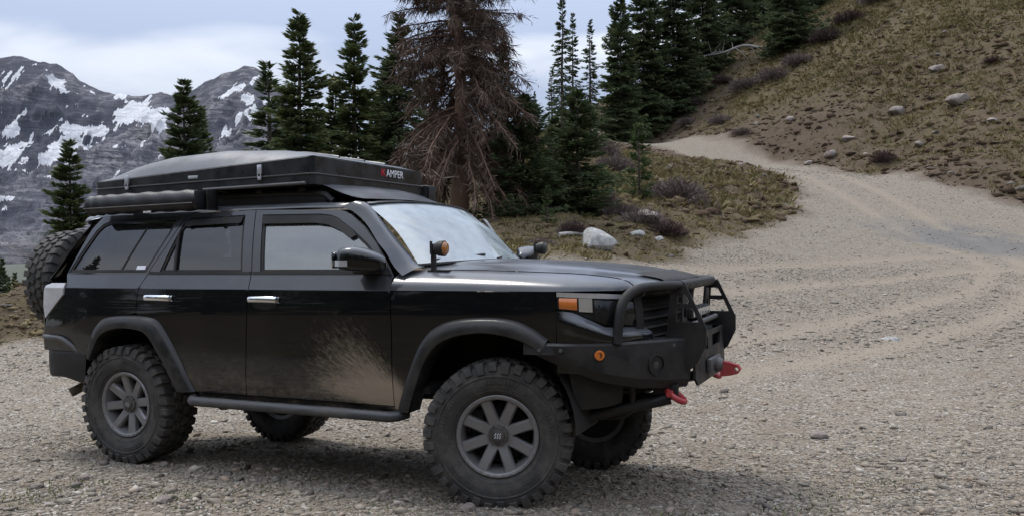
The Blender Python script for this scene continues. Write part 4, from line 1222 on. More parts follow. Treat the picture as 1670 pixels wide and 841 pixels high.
# sparse green sprouts in the gravel at the bottom edge
MT['sprout'] = foliage_material('gravel_weeds', (0.06, 0.075, 0.025), (0.16, 0.165, 0.07), None, 0.2)
def weeds():
    global rng
    r_ = np.random.default_rng(601); rng = r_
    cs = [(at(p[0], 0, d)[0], d) for p, d in (((250, 0), 4.75), ((300, 0), 4.8), ((60, 0), 4.9), ((20, 0), 4.7), ((620, 0), 4.6), ((400, 0), 5.0), ((1370, 0), 5.0), ((1440, 0), 5.3), ((1090, 0), 4.5), ((1300, 0), 4.7), ((540, 0), 5.4), ((130, 0), 5.1), ((690, 0), 4.8), ((350, 0), 4.6))]
    B = []
    for c in cs:
        k = r_.integers(40, 110)
        B.append(np.array(c) + r_.normal(0, 0.10, (k, 2)) * np.array([1.5, 0.8]))
    B = np.vstack(B); n = len(B)
    base = np.stack([B[:, 0], B[:, 1], H(B[:, 0], B[:, 1])], 1)
    d = r_.normal(0, 0.7, (n, 3)); d[:, 2] = np.abs(d[:, 2]) + 0.4
    me = crown_mesh('weeds', [blades(base, d, r_.uniform(0.010, 0.032, n), r_.uniform(0.005, 0.012, n), r_.uniform(0, 1, n))], 'sprout')
    tagit(link('weeds', me), 'low green weeds sprouting between the gravel stones', 'weeds', kind='stuff')
weeds()
# ------------------------------------------------------------------ the vehicle (local frame: x forward from rear axle, y left, z up)
ROLL = math.radians(1.7)
CAR_POS = (CAR_LOC[0], CAR_LOC[1], 0.027)
CAR = empty('parked_suv', CAR_POS); CAR.rotation_euler = (ROLL, 0, -CTH)
tagit(CAR, 'dusty black off-road SUV with steel bull bar and mud-splashed door, parked on the gravel', 'suv')

ZS = np.array([.40, .50, .60, .75, .95, 1.10, 1.195]); WS = np.array([.885, .908, .922, .930, .934, .932, .926])
def hermite(xs, ys, x):
    m = np.gradient(ys, xs); i = np.clip(np.searchsorted(xs, x) - 1, 0, len(xs) - 2); h = xs[i + 1] - xs[i]; t = np.clip((x - xs[i]) / h, 0, 1)
    return (2*t**3 - 3*t**2 + 1) * ys[i] + (t**3 - 2*t**2 + t) * h * m[i] + (-2*t**3 + 3*t**2) * ys[i + 1] + (t**3 - t**2) * h * m[i + 1]
def half_w(x, z):
    """half width of the body at station x and height z"""
    x = np.asarray(x, float); z = np.asarray(z, float)
    lo = hermite(ZS, WS, np.minimum(z, 1.195)); mid = .926 - (z - 1.195) * .50
    hi = .881 - (z - 1.285) * .33 - np.clip(z - 1.285, 0, 9) ** 2 * .22
    wz = np.where(z < 1.195, lo, np.where(z < 1.285, mid, hi))
    a = np.clip((x - 2.9) / .75, 0, 2); b = np.clip((-.15 - x) / .75, 0, 2)
    return wz - .055 * a ** 2.2 - .05 * b ** 2

def side_mesh(outer, holes, off, sg, mat, th=0.022, grid=0.045, name='panel'):
    """body-side panel following half_w; off > 0 stands proud; sg -1 passenger side, +1 driver side"""
    P, T = cdt(outer, holes, 0.025, grid, (1.191, 1.199, 1.225, 1.255, 1.281, 1.289) if (grid and not holes == 0) else ())
    n = len(P); x, z = P[:, 0], P[:, 1]
    y = half_w(x, z) + off
    e = 1e-3
    wx = (half_w(x + e, z) - half_w(x - e, z)) / (2 * e)
    zl = np.where(z < 1.195, np.minimum(z + e, 1.1949), np.where(z < 1.285, np.minimum(z + e, 1.2849), z + e))
    zz = np.where(z < 1.195, z - e, np.where(z < 1.285, np.maximum(z - e, 1.195), np.maximum(z - e, 1.285)))
    wz = (half_w(x, zl) - half_w(x, zz)) / np.maximum(zl - zz, 1e-5)
    N = np.stack([-wx, np.full(n, 1.0), -wz], 1); N /= np.linalg.norm(N, axis=1)[:, None]
    V = np.stack([x, y, z], 1)
    F = [tuple(t[::-1]) for t in T]
    be = bedges(T)
    Vr, Nr, Fr = [], [], []
    c = n
    cen = P.mean(0)
    for a, b in be:
        d = P[b] - P[a]; nn = np.array([d[1], 0, -d[0]]); nn /= np.linalg.norm(nn) + 1e-9
        for k, dep in ((a, 0), (b, 0), (b, th), (a, th)):
            Vr.append((P[k][0], V[k][1] - dep, P[k][1])); Nr.append(nn)
        Fr.append((c, c + 1, c + 2, c + 3)); c += 4
    V = np.vstack([V, Vr]); N = np.vstack([N, Nr]); F = F + Fr
    if sg < 0:
        V[:, 1] *= -1; N[:, 1] *= -1; F = [f[::-1] for f in F]
    return make_mesh(name, V, F, mat, True, 180, N)

def side_part(name, outer, holes, off, sg, mat, parent, **k):
    return link(name, side_mesh(outer, holes, off, sg, mat, name=name, **k), parent)

def shrink(poly, d):
    """move a polygon's edges inward by d"""
    P = np.asarray(poly, float); n = len(P)
    area = 0.5 * np.sum(P[:, 0] * np.roll(P[:, 1], -1) - np.roll(P[:, 0], -1) * P[:, 1])
    out = []
    for i in range(n):
        a, b, c = P[i - 1], P[i], P[(i + 1) % n]
        e1, e2 = b - a, c - b
        n1 = np.array([-e1[1], e1[0]]) / np.linalg.norm(e1); n2 = np.array([-e2[1], e2[0]]) / np.linalg.norm(e2)
        if area < 0: n1, n2 = -n1, -n2
        m = n1 + n2; m /= max(0.35, (1 + n1 @ n2))
        out.append(b + m * d)
    return np.array(out)

FD = [(1.069, 0.532), (2.150, 0.532), (2.146, 0.747), (2.150, 0.96), (2.136, 1.27), (2.104, 1.316), (1.985, 1.462), (1.866, 1.570), (1.75, 1.645), (1.70, 1.667), (1.649, 1.679), (1.10, 1.696), (0.997, 1.697), (1.093, 1.315), (1.109, 1.2), (1.09, 0.85)]
FDW = [(1.165, 1.303), (1.068, 1.662), (1.514, 1.655), (1.60, 1.645), (1.66, 1.625), (1.80, 1.545), (1.925, 1.460), (2.02, 1.375), (2.075, 1.303)]
RD = [(1.063, 0.532), (0.612, 0.532), (0.488, 0.755), (0.377, 0.911), (0.279, 0.985), (0.156, 1.029), (0.168, 1.152), (0.182, 1.214), (0.23, 1.325), (0.309, 1.462), (0.381, 1.615), (0.41, 1.66), (0.45, 1.686), (0.50, 1.694), (0.901, 1.697), (0.991, 1.697), (1.087, 1.315), (1.103, 1.2), (1.084, 0.85)]
RDW = [(0.317, 1.303), (0.388, 1.56), (0.415, 1.63), (0.45, 1.652), (0.915, 1.664), (1.013, 1.303)]
QT = [(0.150, 1.035), (0.162, 1.152), (0.176, 1.214), (0.224, 1.325), (0.303, 1.462), (0.375, 1.615), (0.404, 1.66), (0.445, 1.690), (0.49, 1.700), (-0.387, 1.697), (-0.463, 1.606), (-0.582, 1.284), (-0.545, 1.23), (-0.553, 1.149), (-0.666, 1.056), (-0.758, 0.98), (-0.800, 0.86), (-0.800, 0.75), (-0.30, 0.73), (-0.26, 0.86), (-0.20, 0.948), (-0.118, 0.992), (0.05, 1.012)]
QW = [(-0.563, 1.303), (-0.407, 1.59), (-0.36, 1.635), (-0.29, 1.655), (0.345, 1.668), (0.305, 1.55), (0.235, 1.40), (0.190, 1.303)]
TLP = [(-0.775, 1.17), (-0.765, 1.21), (-0.70, 1.228), (-0.549, 1.228), (-0.557, 1.147), (-0.668, 1.054), (-0.760, 0.978), (-0.778, 1.06)]
FEN = [(2.156, 0.96), (2.152, 0.747), (2.156, 0.505), (2.20, 0.505), (2.225, 0.613), (2.285, 0.757), (2.355, 0.89), (2.435, 0.965), (2.55, 1.015), (2.713, 1.036), (2.875, 1.033), (2.99, 1.00), (3.075, 0.94), (3.16, 0.90), (3.163, 1.0), (3.163, 1.194), (2.145, 1.194)]
FL_F = ([(2.172, 0.502), (2.213, 0.613), (2.271, 0.757), (2.342, 0.90), (2.423, 0.982), (2.543, 1.032), (2.713, 1.052), (2.879, 1.048), (3.004, 1.014), (3.118, 0.945)],
        [(2.262, 0.502), (2.305, 0.613), (2.366, 0.765), (2.43, 0.865), (2.52, 0.928), (2.655, 0.963), (2.788, 0.970), (2.933, 0.946), (3.03, 0.91), (3.09, 0.87)])
FL_R = ([(-0.305, 0.73), (-0.255, 0.87), (-0.20, 0.952), (-0.118, 0.996), (0.1, 1.013), (0.267, 1.004), (0.368, 0.965), (0.507, 0.777), (0.640, 0.530)],
        [(-0.272, 0.70), (-0.21, 0.80), (-0.143, 0.879), (-0.014, 0.924), (0.156, 0.924), (0.277, 0.887), (0.381, 0.752), (0.44, 0.66), (0.510, 0.525)])

def flare(name, curves, sg, parent):
    """wheel arch flare: rolled lip between body edge and arch opening"""
    o, i = (cr([(p[0], 0, p[1]) for p in c], 40) for c in curves)
    rows = []
    for t, out in ((-0.06, -0.012), (0.0, 0.003), (0.10, 0.018), (0.20, 0.030), (0.80, 0.036), (0.96, 0.034), (1.0, 0.026), (1.02, 0.008), (0.98, -0.10)):
        p = o * (1 - t) + i * t
        yb = half_w(p[:, 0], np.clip(p[:, 2], 0.5, 1.19))
        p = p.copy(); p[:, 1] = (yb + out) * sg
        rows.append(p)
    mb = MB(); mb.grid(np.array(rows), flip=(sg > 0))
    return mb.build(name, 'flare', parent, angle=50)

HINGE = V3(2.14, 0.93, 0)
for sg in (-1, 1):
    par = CAR
    # front door (the driver's one stands open)
    def door(name, outl, win, glass, handle_x, open_deg=0.0):
        piv = None
        d = side_part(name, outl, [shrink(win, -0.004)], 0.0, sg, 'paint', CAR)
        g = side_part('window', win, [], -0.014, sg, glass, d, th=0.004, grid=0.06)
        # rubber seal round the glass
        w0 = np.array(win); inner = shrink(win, 0.014)
        side_part('window_seal', shrink(win, -0.003), [inner], -0.006, sg, 'black_plastic', d, th=0.01, grid=None)
        # rain visor over the glass
        top = [p for p in win if p[1] > 1.45]
        vis = [tuple(p) for p in top] + [tuple(p) for p in (np.array(top) - np.array([0.0, 0.048]))[::-1]]
        # handle: bar over a cup
        hx, hz = handle_x, 1.134
        yb = float(half_w(hx, hz))
        mb = MB()
        pts = cr([(hx - 0.115, yb + 0.002, hz - 0.002), (hx - 0.095, yb + 0.032, hz + 0.002), (hx, yb + 0.042, hz + 0.004), (hx + 0.095, yb + 0.032, hz + 0.002), (hx + 0.115, yb + 0.002, hz - 0.002)], 22)
        secs = []
        for k, p in enumerate(pts):
            a = np.linspace(0, 2 * PI, 10, endpoint=False)
            secs.append(np.stack([np.full(10, p[0]), p[1] + 0.010 * np.sin(a), p[2] + 0.019 * np.cos(a)], 1))
        G = np.array(secs); G[..., 1] *= sg
        mb.grid(G, closed_v=True, flip=(sg < 0)); h = mb.build('handle', 'chrome', d, angle=60)
        mb = MB(); a = np.linspace(0, 2 * PI, 24, endpoint=False)
        rows = [np.stack([hx + r * 0.10 * np.cos(a), np.full(24, sg * (yb + dy)), hz - 0.022 + r * 0.040 * np.sin(a)], 1) for r, dy in ((1.0, 0.003), (0.9, 0.004), (0.6, 0.0035), (0.01, 0.003))]
        mb.grid(np.array(rows), closed_v=True, flip=(sg > 0)); mb.build('handle_cup', 'dark_inner', d, angle=60)
        return d
    fd = door('front_door', FD, FDW, 'glass_front', 1.235)
    rd = door('rear_door', RD, RDW, 'glass_dark', 0.362)
    # fixed quarter pane divider in the rear door, belt trims
    for nm, pr, poly in (('window_divider', rd, [(0.437, 1.303), (0.455, 1.303), (0.398, 1.585), (0.384, 1.55)]),
                         ('belt_trim', rd, [(0.225, 1.288), (1.085, 1.288), (1.082, 1.306), (0.222, 1.306)]),
                         ('belt_trim', fd, [(1.105, 1.288), (2.118, 1.288), (2.100, 1.306), (1.10, 1.306)]),
                         ('rain_visor', fd, [(1.071, 1.655), (1.084, 1.606), (1.50, 1.602), (1.60, 1.590), (1.70, 1.553), (1.79, 1.50), (1.83, 1.52), (1.80, 1.545), (1.66, 1.625), (1.60, 1.643), (1.51, 1.652)]),
                         ('rain_visor', rd, [(0.418, 1.628), (0.452, 1.600), (0.50, 1.607), (0.905, 1.617), (0.915, 1.66), (0.45, 1.648)])):
        side_part(nm, poly, [], 0.010 if nm == 'rain_visor' else 0.004, sg, 'black_plastic', pr, th=0.012, grid=None)
    # door mirror on the front door
    def mirror(door):
        yo = 1.02
        mb = MB()
        secs = []
        for t, hy, hz_, cx, cz, cy in ((0, .006, .018, 1.860, 1.372, yo), (0.06, .045, .050, 1.872, 1.374, yo), (.25, .085, .066, 1.92, 1.380, yo), (.55, .090, .070, 1.99, 1.378, yo), (.8, .070, .060, 2.06, 1.366, yo - .02), (.95, .045, .042, 2.115, 1.352, yo - .05), (1, .008, .014, 2.135, 1.345, yo - .06)):
            a = np.linspace(0, 2 * PI, 28, endpoint=False)
            c, s = np.cos(a), np.sin(a)
            q = 0.62
            secs.append(np.stack([np.full(28, cx) + 0.0 * c, cy + hy * np.sign(c) * np.abs(c) ** q, cz + hz_ * np.sign(s) * np.abs(s) ** q], 1))
        R = np.array(secs); G = np.stack([cr(R[:, j], 22) for j in range(28)], 1); G[..., 1] *= sg
        mb.grid(G, closed_v=True, flip=(sg < 0)); m = mb.build('door_mirror', 'paint', door, angle=70)
        mb = MB().box((1.99, sg * 0.925, 1.315), (0.13, 0.12, 0.045), bev=0.012); mb.build('mirror_arm', 'black_plastic', door)
        a = np.linspace(0.0, 1.0, 14)
        strip = [np.stack([1.868 + 0.115 * a, np.interp(a, [0, .12, .5, 1], [yo + .035, yo + .074, yo + .092, yo + .095]), np.full(14, z)], 1) for z in (1.338, 1.353, 1.372)]
        S = np.array(strip); S[..., 1] *= sg
        MB().grid(S, flip=(sg < 0)).build('mirror_strip', 'silver', door)
        MB().box((1.858, sg * yo, 1.375), (0.006, 0.13, 0.095), bev=0.002).build('mirror_glass', 'mirror_glass', door)
    mirror(fd)
    if sg > 0:   # swing the driver's door open about its hinge
        th = math.radians(58)
        M = Matrix.Translation(HINGE) @ Matrix.Rotation(-th, 4, 'Z') @ Matrix.Translation(-HINGE)
        fd.matrix_local = M
        fd['label'] = "driver's door standing open"
        # inner door card
        MB().box((1.62, 0.87, 0.92), (0.98, 0.05, 0.70), bev=0.02).build('door_card', 'black_plastic', fd)
    # quarter panel with its window
    q = side_part('quarter_panel', QT, [shrink(QW, -0.004)], 0.0, sg, 'paint', CAR)
    side_part('window', QW, [], -0.012, sg, 'glass_dark', q, th=0.004, grid=0.06)
    side_part('window_seal', shrink(QW, -0.003), [shrink(QW, 0.016)], -0.004, sg, 'black_plastic', q, th=0.01, grid=None)
    side_part('window_divider', [(-0.062, 1.31), (-0.046, 1.31), (0.078, 1.60), (0.062, 1.60)], [], -0.009, sg, 'black_plastic', q, th=0.008, grid=None)
    if sg < 0:
        side_part('window_badge', [(0.085, 1.318), (0.165, 1.318), (0.168, 1.345), (0.088, 1.345)], [], -0.0085, sg, 'white_trim', q, th=0.004, grid=None)
    tl = side_part('tail_light', TLP, [], 0.010, sg, 'tail', CAR, th=0.05)
    side_part('front_fender', FEN, [], 0.0, sg, 'paint', CAR)
    flare('wheel_arch_flare', FL_F, sg, CAR); flare('wheel_arch_flare', FL_R, sg, CAR)
    # sill under the doors and dark inner side behind the panel gaps
    side_part('rocker_panel', [(0.66, 0.525), (2.15, 0.525), (2.16, 0.46), (0.69, 0.46)], [], -0.012, sg, 'paint', CAR)
    side_part('inner_side', [(0.62, 0.50), (2.19, 0.50), (2.33, 0.86), (2.45, 0.98), (2.7, 1.05), (2.9, 1.05), (3.1, 0.96), (3.2, 1.0), (3.1, 1.16), (2.2, 1.17), (2.12, 1.27), (-0.55, 1.27), (-0.72, 1.0), (-0.70, 0.78), (-0.30, 0.76), (-0.2, 0.96), (0.1, 1.03), (0.33, 0.99)] if sg < 0 else
              [(0.62, 0.50), (1.07, 0.50), (1.07, 1.27), (-0.55, 1.27), (-0.72, 1.0), (-0.70, 0.78), (-0.30, 0.76), (-0.2, 0.96), (0.1, 1.03), (0.33, 0.99)], [], -0.03, sg, 'dark_inner', CAR, th=0.02, grid=None)
    # pillars behind the door frames
    for poly in ([(0.99, 1.27), (1.16, 1.27), (1.06, 1.69), (0.91, 1.69)], [(0.16, 1.27), (0.34, 1.27), (0.47, 1.69), (0.34, 1.69)], [(-0.60, 1.27), (-0.54, 1.27), (-0.34, 1.66), (-0.46, 1.66)]):
        side_part('pillar', poly, [], -0.030, sg, 'dark_inner', CAR, th=0.05, grid=None)
    # step tube (rock slider)
    mb = MB()
    P = cr([(0.60, -0.86, 0.485), (0.66, -0.955, 0.478), (0.78, -0.965, 0.478), (1.4, -0.965, 0.478), (2.02, -0.965, 0.478), (2.16, -0.955, 0.478), (2.21, -0.87, 0.485)], 40); P[:, 1] *= -sg
    mb.tube(P, 0.032, 12); stp = mb.build('rock_slider', 'slider', CAR, angle=60)
    mb = MB()
    for x in (0.85, 1.4, 1.95): mb.tube([(x, sg * 0.945, 0.475), (x, sg * 0.60, 0.52)], 0.022, 8)
    mb.box((1.4, sg * 0.89, 0.475), (1.45, 0.10, 0.02), bev=0.005)
    mb.build('slider_bracket', 'steel_black', stp)

# ---- bonnet and upper fenders
NOSE = [(3.165, 0.924), (3.29, 0.897), (3.39, 0.838), (3.46, 0.75), (3.515, 0.62), (3.565, 0.42), (3.60, 0.20), (3.61, 0.0)]
NP = cr([(x, y, 0) for x, y in NOSE], 101)
def nose_y(x): return np.interp(x, NP[:, 0], NP[:, 1])
def nose_x(y): return np.interp(np.abs(y), NP[::-1, 1], NP[::-1, 0])
SEC = cr([(0, 1, 0), (.325, .975, 0), (.50, .915, 0), (.56, .83, 0), (.756, .72, 0), (.864, .60, 0), (.933, .44, 0), (.980, .22, 0), (1.0, 0.0, 0)], 81)
def deck(x, y):
    """height of the bonnet deck and fender tops"""
    x = np.asarray(x, float); y = np.abs(np.asarray(y, float))
    wc = np.minimum(half_w(x, 1.19), np.where(x > 3.165, np.maximum(nose_y(x), 0.66), 9))
    zc = hermite(np.array([2.0, 2.4, 2.7, 3.0, 3.3, 3.5, 3.62, 3.72]), np.array([1.364, 1.360, 1.350, 1.334, 1.306, 1.272, 1.240, 1.19]), x)
    ze = np.interp(x, [2.14, 3.1, 3.4, 3.55, 3.66], [1.198, 1.199, 1.201, 1.196, 1.17])
    return ze + (zc - ze) * np.interp(np.clip(y / wc, 0, 1), SEC[:, 0], SEC[:, 1])
def shut_y(x): return np.interp(x, [2.2, 3.0, 3.3, 3.5], [0.745, 0.725, 0.69, 0.645])
for sg in (-1, 1):
    xs = np.concatenate([np.linspace(2.142, 3.165, 30), np.linspace(3.165, 3.495, 16)[1:]])
    G = []
    for x in xs:
        wc = min(float(half_w(x, 1.19)), float(nose_y(x)) if x > 3.165 else 9)
        t = np.linspace(0, 1, 22) ** 1.3
        yy = wc + (float(shut_y(x)) + 0.003 - wc) * t
        G.append(np.stack([np.full(22, x), sg * yy, deck(x, yy)], 1))
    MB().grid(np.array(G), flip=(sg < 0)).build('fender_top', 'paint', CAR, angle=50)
nu, nv = 46, 61
G = np.zeros((nu, nv, 3))
v = np.linspace(-1, 1, nv)
for i in range(nu):
    s_ = i / (nu - 1)
    ye = float(shut_y(2.26 + 1.27 * s_)) - 0.003
    y = v * ye
    xf = nose_x(y) + 0.025
    xb = 2.255 + 0.105 * (1 - (y / 0.745) ** 2)
    x = xb + (xf - xb) * s_
    G[i] = np.stack([x, y, deck(x, y) + 0.003], 1)
lip = G[-1].copy(); lips = [G]
for dx, dz in ((0.016, -0.010), (0.024, -0.028), (0.022, -0.05), (0.0, -0.062)):
    r_ = lip.copy(); r_[:, 0] += dx; r_[:, 2] += dz; lips.append(r_[None])
G = np.concatenate(lips, 0)
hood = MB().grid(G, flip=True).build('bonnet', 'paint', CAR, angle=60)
# added dark strip painting a dark reflection along the bonnet's front edge
g0 = G[40:49, 10:-10].copy(); g0[..., 2] += 0.010; g0[..., 0] += 0.008
MB().grid(g0, flip=True).build('bonnet_dark_strip', 'black_plastic', hood, angle=60)

# ---- roof, windscreen, pillars, tailgate
rows = []
for x in np.linspace(-0.60, 1.80, 34):
    e = float(half_w(x, 1.700)) + 0.002
    dz = np.interp(x, [-0.6, -0.4, 0.2, 1.4, 1.8], [-0.035, -0.008, 0.0, 0.0, -0.012])
    up = np.interp(x, [-0.6, 0.3, 1.3, 1.8], [0.05, 0.062, 0.062, 0.050])
    rows.append([(x, -e, 1.701 + dz), (x, -e + 0.02, 1.722 + dz), (x, -e + 0.07, 1.735 + dz), (x, -0.35, 1.70 + up * 0.9 + dz), (x, 0, 1.70 + up + dz), (x, 0.35, 1.70 + up * 0.9 + dz), (x, e - 0.07, 1.735 + dz), (x, e - 0.02, 1.722 + dz), (x, e, 1.701 + dz)])
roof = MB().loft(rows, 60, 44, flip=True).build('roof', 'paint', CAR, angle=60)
WSB = [(2.225, -0.735, 1.335), (2.30, -0.55, 1.345), (2.36, -0.28, 1.352), (2.38, 0, 1.355), (2.36, 0.28, 1.352), (2.30, 0.55, 1.345), (2.225, 0.735, 1.335)]
WST = [(1.825, -0.655, 1.705), (1.862, -0.50, 1.722), (1.885, -0.25, 1.735), (1.89, 0, 1.739), (1.885, 0.25, 1.735), (1.862, 0.50, 1.722), (1.825, 0.655, 1.705)]
MID = [tuple((np.array(a) + np.array(b)) / 2 + np.array([0.022, 0, 0.022])) for a, b in zip(WSB, WST)]
ws = MB().loft([WSB, MID, WST], 16, 30).build('windscreen', 'glass_screen', CAR, angle=179)
b0 = [(p[0] * 0.994 + 0.002, p[1] * 1.006, p[2] - 0.004) for p in WST]
MB().tube(cr(WST, 30) + V3(0.002, 0, 0.004), 0.008, 6).build('screen_seal', 'black_plastic', ws)
MB().tube(cr(WSB, 30) + V3(-0.002, 0, 0.0), 0.012, 6).build('screen_seal', 'black_plastic', ws)
# roof front strip down to the glass
top = cr(WST, 30) + V3(0.004, 0, 0.010)
back = top.copy(); back[:, 0] = 1.790; back[:, 2] = np.interp(np.abs(back[:, 1]), [0, 0.35, 0.66], [1.744, 1.741, 1.722]); back[:, 1] *= 1.0
MB().grid(np.array([top, (top + back) / 2 + V3(0, 0, 0.006), back])).build('roof_header', 'paint', CAR, angle=60)
for sg in (-1, 1):
    O = cr([(2.20, 0, 1.280), (2.136, 0, 1.330), (2.06, 0, 1.415), (1.985, 0, 1.480), (1.882, 0, 1.584), (1.76, 0, 1.665), (1.66, 0, 1.698)], 20)
    O[:, 1] = half_w(O[:, 0], O[:, 2]) + 0.001
    I = cr([(2.265, 0.735, 1.328), (2.215, 0.733, 1.345), (2.12, 0.716, 1.435), (2.04, 0.700, 1.512), (1.93, 0.678, 1.615), (1.832, 0.658, 1.708), (1.78, 0.645, 1.728)], 20)
    M_ = O * 0.45 + I * 0.55 + V3(0.018, 0.014, 0.014)
    rows = np.array([O, M_, I]) * V3(1, sg, 1)
    MB().loft(rows, 9, 20, flip=(sg < 0)).build('windscreen_pillar', 'paint', CAR, angle=80)
# cowl panel and wipers
c0 = cr(WSB, 24); c1 = c0 + V3(0.075, 0, -0.022)
MB().grid(np.array([c0 + V3(-0.02, 0, -0.005), c0 + V3(0.03, 0, -0.02), c1])).build('cowl', 'black_plastic', CAR)
for y0, y1 in ((-0.62, -0.10), (0.02, 0.55)):
    t = np.linspace(y0, y1, 14)
    xb = np.interp(t, [-0.735, 0, 0.735], [2.225, 2.38, 2.225]) + 0.005 - 0.02 * np.sin((t - y0) / (y1 - y0) * PI * 0.5); zb = np.full(14, 1.365) + 0.028 * (t - y0) / (y1 - y0)
    MB().tube(np.stack([xb, t, zb], 1), 0.009, 6).build('wiper', 'black_plastic', CAR)
# tailgate with rear window
rows = []
for z, x in ((0.80, -0.93), (1.0, -0.93), (1.22, -0.91), (1.30, -0.88), (1.50, -0.76), (1.66, -0.66)):
    e = float(half_w(-0.62, z)) - 0.03
    rows.append([(x + 0.13, -e, z), (x + 0.05, -e + 0.09, z), (x, -0.4, z), (x - 0.01, 0, z), (x, 0.4, z), (x + 0.05, e - 0.09, z), (x + 0.13, e, z)])
tg = MB().loft(rows, 20, 24, flip=True).build('tailgate', 'paint', CAR, angle=60)
rows = [[(r[k][0] - 0.006, r[k][1] * 0.9, r[k][2]) for k in range(1, 6)] for r in rows[3:]]
MB().loft(rows, 10, 18, flip=True).build('rear_window', 'glass_dark', tg, angle=60)
rows = []
for x, z, e in ((-0.50, 1.712, 0.60), (-0.60, 1.70, 0.60), (-0.70, 1.690, 0.59), (-0.76, 1.672, 0.57), (-0.74, 1.655, 0.56), (-0.60, 1.648, 0.56)):
    rows.append([(x + 0.04, -e, z - 0.012), (x, -e * 0.8, z + 0.012), (x - 0.01, 0, z + 0.035), (x, e * 0.8, z + 0.012), (x + 0.04, e, z - 0.012)])
MB().loft(rows, 16, 20, flip=True).build('roof_spoiler', 'silver', CAR, angle=60)

# ---- front face: headlamps, grille, lower panel (plan curve of the nose)
def nose_pt(t, z, out=0.0, rake=0.10):
    P = cr([(x, y, 0) for x, y in NOSE], 101)
    k = min(99, max(0, int(t * 100))); f = t * 100 - k
    p = P[k] * (1 - f) + P[k + 1] * f
    tg_ = P[k + 1] - P[k]; nrm = np.array([tg_[1], -tg_[0], 0]); nrm /= np.linalg.norm(nrm)
    nrm = -nrm if nrm[1] < 0 and p[1] > 0.5 else nrm
    if nrm[0] < 0: nrm = -nrm
    x = p[0] + nrm[0] * out - rake * max(0, z - 0.95) * (0.2 + 0.8 * t)
    return (x, p[1] + nrm[1] * out, z)
def nose_patch(t0, t1, zt, zb, out, nt_=16, nz=8, bulge=0.0):
    T = np.linspace(t0, t1, nt_)
    G = []
    for j in range(nz):
        s = j / (nz - 1)
        G.append([nose_pt(t, np.interp(t, *zt) * (1 - s) + np.interp(t, *zb) * s, out + bulge * math.sin(PI * s)) for t in T])
    return np.array(G)
for sg in (-1, 1):
    def patch(name, par, mat, *a, **k):
        G = nose_patch(*a, **k); G[..., 1] *= sg
        return MB().grid(G, flip=(sg < 0)).build(name, mat, par, angle=60)
    ZT = ([0.0, 0.3, 0.55], [1.196, 1.186, 1.172])
    ZB = ([0.0, 0.10, 0.22, 0.3, 0.55], [1.105, 1.092, 1.050, 1.015, 1.00])
    hl = patch('headlight', CAR, 'dark_inner', 0.005, 0.55, ZT, ZB, -0.004)
    # chrome brow, amber corner, white reflector, dark lens
    patch('headlight_brow', hl, 'silver', 0.005, 0.53, ZT, ([0.0, 0.55], [1.172, 1.150]), 0.008, nz=4)
    patch('turn_signal', hl, 'amber', 0.02, 0.125, ([0.0, 0.2], [1.166, 1.162]), ([0.0, 0.1, 0.2], [1.112, 1.104, 1.096]), 0.010, bulge=0.008)
    patch('reflector', hl, 'lens', 0.135, 0.22, ([0.0, 0.3], [1.168, 1.162]), ([0.0, 0.3], [1.102, 1.085]), 0.006)
    patch('projector_lens', hl, 'lamp_glass', 0.23, 0.53, ([0.2, 0.55], [1.155, 1.140]), ([0.2, 0.3, 0.55], [1.06, 1.025, 1.012]), 0.012, bulge=0.012)
    # body-coloured nose under the lamp, with the fake corner vent
    T_ = np.linspace(0.0, 0.62, 26); Gb = []
    for s_, o_ in ((0.0, 0.002), (0.06, 0.022), (0.10, 0.040), (0.16, 0.050), (0.28, 0.050), (0.34, 0.040), (0.40, 0.034), (0.7, 0.030), (1.0, 0.0)):
        Gb.append([nose_pt(t, (np.interp(t, [0.0, 0.10, 0.22, 0.3, 0.62], [1.100, 1.088, 1.042, 1.010, 0.995])) * (1 - s_) + 0.77 * s_, 0.003 + o_ * min(1, t / 0.12)) for t in T_])
    Gb = np.array(Gb); Gb[..., 1] *= sg
    MB().grid(Gb, flip=(sg < 0)).build('bumper_cover', 'paint', CAR, angle=50)
    patch('grille', CAR, 'dark_inner', 0.55, 1.0, ([0.5, 1.0], [1.175, 1.19]), ([0.5, 1.0], [0.72, 0.72]), -0.03, nt_=12)
    for z in (1.13, 1.08, 1.03, 0.98, 0.93):
        G = nose_patch(0.57, 1.0, ([0, 1], [z + 0.010, z + 0.012]), ([0, 1], [z - 0.010, z - 0.008]), -0.012, nt_=10, nz=3, bulge=0.01); G[..., 1] *= sg
        MB().grid(G, flip=(sg < 0)).build('grille_bar', 'black_plastic', CAR)
    G = nose_patch(0.54, 0.60, ([0, 1], [1.18, 1.18]), ([0, 1], [0.90, 0.90]), 0.012, nt_=5, nz=8, bulge=0.01); G[..., 1] *= sg
    MB().grid(G, flip=(sg < 0)).build('grille_surround', 'black_plastic', CAR)
G = np.concatenate([nose_patch(0.57, 1.0, ([0, 1], [1.20, 1.205]), ([0, 1], [1.155, 1.165]), 0.004, nt_=12, nz=4)])
for sg in (-1, 1):
    H_ = G.copy(); H_[..., 1] *= sg; MB().grid(H_, flip=(sg < 0)).build('grille_surround', 'black_plastic', CAR)

